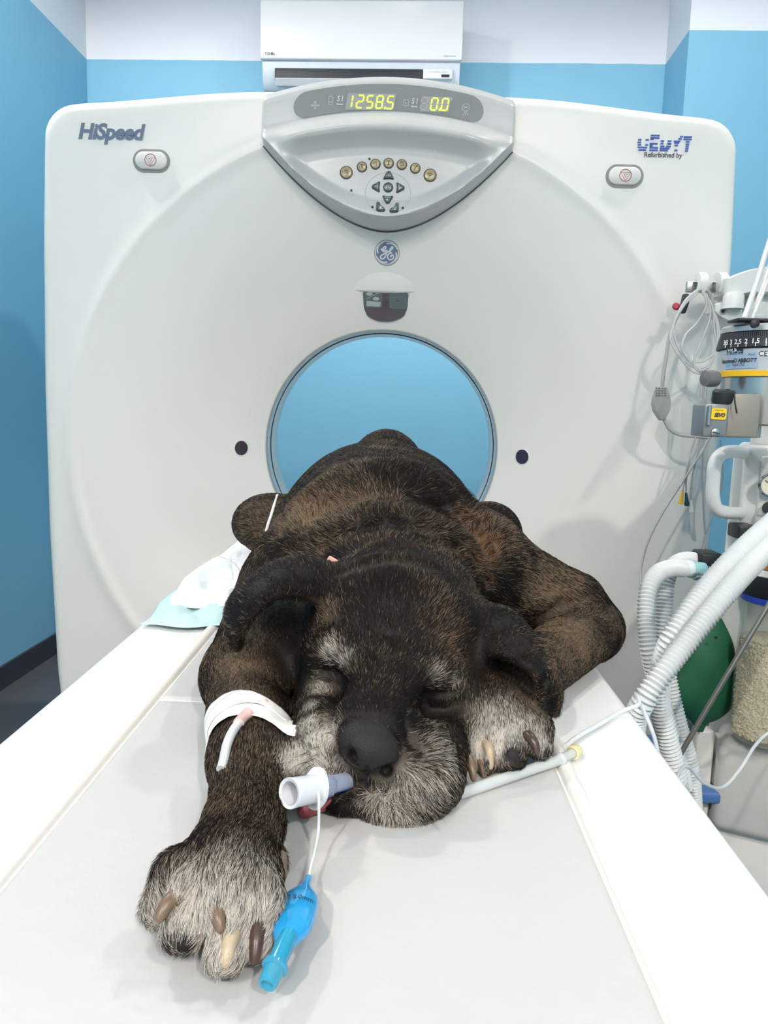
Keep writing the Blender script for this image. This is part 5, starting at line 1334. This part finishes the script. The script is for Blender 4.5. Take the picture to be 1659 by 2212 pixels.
vlabel('Patent', 1624, 762, .004, PRK, .920, va, 'label_lettering', 0); vlabel('CE', 1648, 761, .011, PRK, .918, va, 'mark_lettering')
vplate(1556, 1578, 780, 788, mat('label_blue', '6fa3c4', rough=.4), .916, 'blue_sticker')
kb = at(1637, 698, VY); bm = bmesh.new(); add_lathe(bm, [(.006, -.004), (.006, .004), (0, .005)], kb + Vector((0, .01, 0)), Vector((0, -1, 0)), 18, cap=False); obj('lock_button', bm, MB_, va)
mbox('lock_lever', at(1612, 690, VY).x, at(1612, 690, VY).x + .10, VY + .03, VY + .07, vz(688), vz(681), MB_, va, .002)
# valve block at its side
vb0, vb1 = at(1522, 893, 1.14), at(1570, 945, 1.14)
mbox('valve_block', vb0.x, vb1.x, 1.14, 1.19, vb1.z, at(1540, 873, 1.14).z, mat('block_grey', '86898a', rough=.35, metal=.4), va, .003)
mbox('block_bracket', vb1.x - .004, vb1.x + .05, 1.15, 1.20, vb1.z, at(1590, 850, 1.14).z, mat('bracket_taupe', '938d83', rough=.4, metal=.3), va, .003)
bm = bmesh.new(); yl = at(1552, 894, 1.139); add_prism(bm, rrect(.022, .0165, .003, 4), yl, FLAT, 0, .0012); obj('yellow_sticker', bm, mat('yellow_label', 'e9c21c', rough=.5), va, smooth=0)
lettering('sticker_lettering', 'SEVO', .0075, yl + Vector((.001, 0, -.002)), FLAT, PRK, va, lift=.0016, bold=.0005, shear=.25, fit=.016)
lettering('sticker_lettering', 'WARD VOLU', .0028, yl + Vector((0, 0, .005)), FLAT, PRK, va, lift=.0016, fit=.012)
sc_ = at(1544.5, 935, 1.14); bm = bmesh.new(); add_lathe(bm, [(.0062, 0), (.0062, .003), (.005, .0036), (0, .0036)], sc_, Vector((0, -1, 0)), 22, cap=False); obj('screw', bm, STEEL, va)
bm = bmesh.new(); add_stroke(bm, [(-.005, .001), (.005, -.001)], .0016, sc_, FLAT, .0034, .0042); obj('screw_slot', bm, MB_, va, smooth=0)
bm = bmesh.new(); add_lathe(bm, [(.003, 0), (.003, .028)], at(1530, 918, 1.136), Vector((0, 0, 1)), 12); obj('pin', bm, STEEL, va)
fc = at(1561, 873, 1.165); bm = bmesh.new(); add_lathe(bm, [(.010, -.004), (.010, 0), (.0155, .001), (.0165, .004), (.0165, .018), (.014, .021), (0, .021)], fc, Vector((0, -.12, 1)), 30, cap=False); obj('filler_cap', bm, MB_, va)
tube_obj('cap_strap', [fc + Vector((0, 0, .02)), at(1575, 842, 1.16), at(1585, 850, 1.15), at(1588, 872, 1.14), at(1592, 893, 1.14)], .0012, MB_, va, 6, 30)
bm = bmesh.new(); add_lathe(bm, [(.012, -.01), (.0135, .0), (.012, .012), (0, .014)], at(1536, 818, 1.24), Vector((-1, -.4, 0)), 24, cap=False); obj('side_knob', bm, mat('knob_grey', '6c6c6e', rough=.4), va)
for px in (1621, 1637):
    bm = bmesh.new(); add_lathe(bm, [(.004, 0), (.004, .05)], at(px, 946, VY + .06), Vector((0, 0, 1)), 12); obj('mount_pin', bm, STEEL, va)
# absorber canister with granules
CYC = 1.33; ccx = at(1668, 1450, CYC).x; CR = ccx - at(1590, 1450, CYC).x; CYA = CYC - CR
cn = empty('absorber_canister', (ccx, CYA + CR, .5), 0, 'clear absorber canister of beige granules with black lid and blue rim', 'canister')
def cz(py): return at(1600, py, CYA + .05).z
cc_ = Vector((ccx, CYA + CR, 0))
def clathe(name, prof_, m, parent=None, seg=56, cap=False):
    bm = bmesh.new(); add_lathe(bm, [(r * CR, z) for r, z in prof_], cc_, Vector((0, 0, 1)), seg, cap); return obj(name, bm, m, parent or cn, smooth=40)
clathe('jar', [(.55, cz(1603)), (.85, cz(1598)), (.98, cz(1580)), (1.0, cz(1565)), (.94, cz(1300)), (.94, cz(1288))], mat('canister_clear', 'd9d7c6', rough=.08, alpha=.28, spec=.7))
clathe('blue_rim', [(.95, cz(1300)), (1.0, cz(1298)), (1.0, cz(1287)), (.95, cz(1285))], mat('canister_blue_rim', '2443a8', rough=.35))
clathe('lid', [(.96, cz(1287)), (1.06, cz(1275)), (1.12, cz(1248)), (1.12, cz(1240)), (0, cz(1240))], mat('lid_black', '1f2227', rough=.5))
clathe('upper_disc', [(1.05, cz(1240)), (1.10, cz(1237)), (1.10, cz(1226)), (0, cz(1226))], MW)
clathe('amber_valve_dome', [(.9, cz(1226)), (.95, cz(1222)), (.95, cz(1205)), (.85, cz(1198)), (0, cz(1196))], mat('amber_plastic', 'a56a24', rough=.12, alpha=.9, coat=.5))
clathe('manifold', [(.80, cz(1200)), (.80, cz(1165)), (0, cz(1165))], MW)
gz0, gz1 = cz(1585), cz(1385)
clathe('granule_core', [(.0, gz0), (.90, gz0), (.90, gz1), (.4, gz1 + .008), (0, gz1 + .010)], mat('granule_beige', 'c9bfa2', rough=.8, var=.2, scale=300), cn)
gb = bmesh.new(); bmesh.ops.create_icosphere(gb, subdivisions=1, radius=1.0); gv = np.array([v.co[:] for v in gb.verts]); gf = np.array([[v.index for v in f.verts] for f in gb.faces]); gb.free()
rg = np.random.default_rng(3); NG = 3600; AA = rg.uniform(PI * .95, PI * 2.05, NG); ZZ = rg.uniform(gz0, gz1, NG); RR_ = CR * (.905 + rg.uniform(-.02, .02, NG))
top = rg.random(NG) < .18; RR_ = np.where(top, CR * .9 * np.sqrt(rg.random(NG)), RR_); ZZ = np.where(top, gz1 + .004, ZZ)
V = []; Fc = []
for i in range(NG):
    s_ = np.array([.0042, .0024, .0024]) * rg.uniform(.8, 1.2); Rm = np.array(Matrix.Rotation(rg.uniform(0, PI), 3, 'Z') @ Matrix.Rotation(rg.uniform(0, PI), 3, 'Y') @ Matrix.Rotation(rg.uniform(0, PI), 3, 'X'))
    V.append((gv * s_) @ Rm.T + np.array([cc_.x + RR_[i] * math.cos(AA[i]), cc_.y + RR_[i] * math.sin(AA[i]), ZZ[i]])); Fc.append(gf + i * len(gv))
me_ = bpy.data.meshes.new('granules'); me_.from_pydata(np.concatenate(V).tolist(), [], np.concatenate(Fc).tolist()); gr = mesh_obj('granules', me_, mat('granule_beige', 'c9bfa2'), cn, 60); gr['kind'] = 'stuff'
# green reservoir bag
BY = 1.36
bgx = [(1315, 1548, 1556), (1330, 1532, 1563), (1350, 1508, 1574), (1375, 1485, 1584), (1405, 1465, 1594), (1440, 1450, 1602), (1475, 1445, 1607), (1505, 1450, 1604), (1530, 1462, 1594), (1550, 1478, 1578), (1562, 1494, 1560), (1572, 1505, 1538), (1590, 1510, 1528)]
rows = [(at((a + b) / 2, y, BY), (at(b, y, BY) - at(a, y, BY)).length / 2) for y, a, b in bgx]
Pm = spline([(p.x, r, p.z) for p, r in rows], 50); V, Fc = [], []
for q_ in Pm:
    for k in range(36):
        a = 2 * PI * k / 36; f = 1 + .05 * math.sin(3 * a + q_.z * 60)
        V.append((q_.x + q_.y * math.cos(a) * f, BY + .02 + q_.y * .42 * math.sin(a) * f, q_.z))
for i in range(49):
    for k in range(36): Fc.append((i * 36 + k, i * 36 + (k + 1) % 36, (i + 1) * 36 + (k + 1) % 36, (i + 1) * 36 + k))
bag = empty('reservoir_bag', (rows[0][0].x, BY, rows[0][0].z), 0, 'dark green rubber reservoir bag hanging beside the granule canister', 'breathing bag')
pyobj('bag', V, Fc, mat('green_rubber', '1b5a3c', rough=.5, var=.12, scale=30), bag, smooth=80)
bm = bmesh.new(); add_lathe(bm, [(.012, -.03), (.012, .02), (.010, .03)], rows[0][0] + Vector((0, .02, .02)), Vector((0, 0, 1)), 20); obj('neck', bm, MG, bag)
bm = bmesh.new(); add_lathe(bm, [(.003, 0), (.003, .002), (0, .002)], at(1546, 1377, BY - .028), Vector((0, -1, 0)), 12, cap=False); obj('eyelet', bm, MB_, bag)
# corrugated hoses
HOSE = mat('hose_white', 'dcdfdf', rough=.35, alpha=.96, sss=.15)
def hose(name, label, ctrl, r, pitch=.0062, cuff=None, group='corrugated breathing hoses'):
    P = resample(spline(ctrl, 240), pitch / 4); rr = [r * (.82, 1.0, 1.12, 1.0)[i % 4] for i in range(len(P))]
    bm = bmesh.new(); add_tube(bm, P, rr, 16); o = obj(name, bm, HOSE, None, smooth=70); tag(o, label, 'hose', group); return o
hose('breathing_hose', 'white corrugated hose slanting across the reservoir bag, uppermost of the slanting pair', [at(1800, 1030, 1.22), at(1720, 1085, 1.15), at(1659, 1138, 1.10), at(1600, 1192, 1.06), at(1540, 1255, 1.03), at(1488, 1320, 1.01), at(1448, 1385, 1.00), at(1428, 1450, 1.02), at(1425, 1520, 1.04), at(1440, 1590, 1.05), at(1462, 1680, 1.06), at(1480, 1800, 1.08)], .0136)
hose('breathing_hose', 'white corrugated hose slanting across the reservoir bag, lower of the slanting pair', [at(1800, 1085, 1.18), at(1720, 1135, 1.11), at(1659, 1186, 1.06), at(1600, 1245, 1.02), at(1540, 1315, .99), at(1480, 1390, .97), at(1430, 1455, .95), at(1392, 1512, .945), at(1372, 1555, .96), at(1368, 1620, .98), at(1380, 1700, 1.0)], .0136)
h1 = hose('breathing_hose', 'white corrugated hose looping down from the aqua connector before the gantry', [at(1476, 1228, 1.28), at(1448, 1228, 1.26), at(1420, 1240, 1.24), at(1402, 1270, 1.22), at(1396, 1330, 1.20), at(1402, 1400, 1.18), at(1415, 1460, 1.18), at(1432, 1530, 1.18), at(1455, 1610, 1.18), at(1478, 1700, 1.2)], .0135)
h2 = hose('breathing_hose', 'white corrugated hose looping down from the black clamp behind the aqua connector', [at(1500, 1210, 1.38), at(1478, 1210, 1.37), at(1455, 1222, 1.35), at(1440, 1255, 1.33), at(1434, 1330, 1.31), at(1432, 1400, 1.30), at(1445, 1470, 1.29), at(1465, 1560, 1.28), at(1492, 1660, 1.28), at(1500, 1760, 1.3)], .0135)
def cuff(name, a, b, r, m, parent):
    a, b = Vector(a), Vector(b); bm = bmesh.new(); l = (b - a).length
    add_lathe(bm, [(r * .92, 0), (r, .002), (r, l * .45), (r * 1.06, l * .5), (r * 1.06, l * .95), (r * .9, l)], a, b - a, 28); return obj(name, bm, m, parent, smooth=50)
cuff('hose_cuff', at(1474, 1228, 1.28), at(1492, 1228, 1.285), .0135, mat('cuff_frost', 'dfe8e8', rough=.3), h1)
cuff('aqua_connector', at(1488, 1230, 1.285), at(1520, 1234, 1.29), .0140, mat('aqua_plastic', 'a2d3d6', rough=.2, alpha=.9), h1)
cuff('steel_spigot', at(1518, 1234, 1.29), at(1560, 1236, 1.34), .009, STEEL, h1)
cuff('hose_cuff', at(1498, 1210, 1.38), at(1530, 1211, 1.39), .0135, mat('cuff_frost', 'dfe8e8'), h2)
mbox('black_clamp', at(1515, 1220, 1.35).x, at(1560, 1220, 1.35).x, 1.35, 1.40, at(1530, 1232, 1.35).z, at(1530, 1196, 1.35).z, MB_, am, .004)
mbox('black_clamp', at(1596, 1150, 1.36).x, at(1640, 1150, 1.36).x, 1.36, 1.41, at(1600, 1166, 1.36).z, at(1600, 1136, 1.36).z, MB_, am, .004)
bm = bmesh.new(); add_lathe(bm, [(.0, -.002), (.006, 0), (.006, .01), (.003, .012), (.003, .03)], at(1499, 1246, 1.27), Vector((1, .2, .1)), 16); obj('drain_valve', bm, STEEL, am)
# slanting steel rod
rd = tube_obj('metal_rod', [at(1760, 1140, 1.14), at(1560, 1475, 1.14), at(1463, 1641, 1.14), at(1400, 1760, 1.14)], .0040, mat('rod_steel', '8f8c86', rough=.35, metal=.8), None, 10, 8)
tag(rd, 'thin slanting steel rod in front of the green reservoir bag', 'rod')
# ECG cable on the hook
EC = empty('ecg_cable', at(1510, 630, RY - .03), 0, 'grey monitor cable looped over the rail hook with plug and coloured clips', 'cable')
CG = mat('cable_grey', 'a9aaa9', rough=.45); CW = mat('cable_pale', 'cfd0cf', rough=.45)
EY = RY - .035
tube_obj('main_cable', [at(1535, 945, EY - .02), at(1510, 943, EY - .01), at(1470, 939, EY), at(1447, 927, EY), at(1434, 905, EY)], .0046, CG, EC, 10, 40)
tube_obj('main_cable', [at(1430, 838, EY), at(1434, 800, EY), at(1440, 765, EY), at(1448, 720, EY), at(1464, 680, EY), at(1490, 642, EY), at(1512, 626, EY), at(1530, 630, EY), at(1541, 660, EY), at(1549, 700, EY), at(1551, 735, EY)], .0048, CG, EC, 10, 70)
for dx, bot, dy in ((0, 795, 0), (6, 782, 4), (-4, 805, -3)):
    tube_obj('loop', [at(1508, 628 + dy, EY - .006), at(1478, 655 + dy, EY - .006), at(1456, 700, EY - .004), at(1453 + dx, 735, EY - .004), at(1475 + dx, 775, EY - .004), at(1505 + dx, bot, EY - .004), at(1530, bot - 8, EY - .004), at(1548, 755, EY - .004), at(1549 - dx, 710, EY - .004), at(1538, 660, EY - .006), at(1516, 628 + dy, EY - .006)], .0026, CW, EC, 8, 80)
tube_obj('loop', [at(1520, 632, EY - .008), at(1526, 660, EY - .008), at(1505, 698, EY - .008), at(1480, 725, EY - .008), at(1474, 755, EY - .008), at(1490, 780, EY - .006), at(1515, 800, EY - .006)], .0026, CW, EC, 8, 50)
tube_obj('loop', [at(1526, 634, EY - .008), at(1534, 680, EY - .008), at(1518, 730, EY - .008), at(1503, 765, EY - .008), at(1500, 790, EY - .008), at(1512, 802, EY - .006), at(1532, 792, EY - .006)], .0026, CW, EC, 8, 50)
pl = [at(x, y, EY) for x, y in ((1420, 836), (1438, 836), (1446, 860), (1447, 873), (1444, 888), (1433, 908), (1425, 908), (1412, 888), (1409, 873), (1411, 860))]; o_ = at(1428, 868, EY)
bm = bmesh.new(); add_prism(bm, [(p.x - o_.x, p.z - o_.z) for p in pl], o_, FLAT, -.010, .012, bev=.004); obj('plug', bm, mat('plug_grey', '9c9f9d', rough=.5), EC, smooth=45)
bm = bmesh.new()
for i in range(4):
    for j in range(4): add_box(bm, at(1418 + j * 6.3, 839 + i * 5.2, EY - .012), (.0042, .003, .0030))
g_ = obj('plug_grip', bm, mat('grip_dark', '70736f', rough=.6), EC, smooth=0); g_['kind'] = 'stuff'
for ctrl, col, cl in (([(1515, 800), (1512, 860), (1506, 930), (1490, 985), (1484, 1010), (1478, 1045), (1474, 1062)], 'e0b02c', (1474, 1062, 1470, 1090)), ([(1520, 802), (1517, 880), (1508, 960), (1490, 1000), (1483, 1030), (1482, 1066)], '16454a', (1482, 1066, 1484, 1094)), ([(1524, 800), (1520, 880), (1512, 960), (1502, 1000), (1494, 1040), (1493, 1080)], 'dfe3e2', (1493, 1082, 1494, 1108))):
    tube_obj('lead_wire', [at(x, y, EY - .01) for x, y in ctrl], .0021, CG, EC, 8, 50)
    a_, b_ = at(cl[0], cl[1], EY - .01), at(cl[2], cl[3], EY - .01); bm = bmesh.new(); l_ = (b_ - a_).length
    add_lathe(bm, [(.0028, -.002), (.0036, l_ * .2), (.0046, l_ * .55), (.0064, l_ * .75), (.0060, l_ * .95), (0, l_)], a_, b_ - a_, 16, cap=True); obj('lead_clip', bm, mat('clip_' + col, col, rough=.4), EC, smooth=50)
tube_obj('trailing_wire', [at(1533, 945, EY - .02), at(1510, 985, EY - .02), at(1475, 1040, EY - .02), at(1430, 1110, EY - .03), at(1400, 1170, EY - .04), at(1385, 1225, EY - .05), at(1384, 1255, EY - .08), at(1392, 1290, EY - .12), at(1405, 1340, EY - .2)], .0031, CG, EC, 8, 80)
tube_obj('lead_wire', [at(1530, 800, EY - .01), at(1524, 900, EY - .01), at(1517, 1000, EY - .01), at(1519, 1090, EY - .01), at(1523, 1150, EY - .01), at(1528, 1190, EY - .02)], .0021, CG, EC, 8, 50)
tube_obj('lead_wire', [at(1556, 950, EY - .01), at(1560, 1040, EY), at(1540, 1110, EY), at(1524, 1155, EY), at(1510, 1200, EY)], .0022, CG, EC, 8, 50)
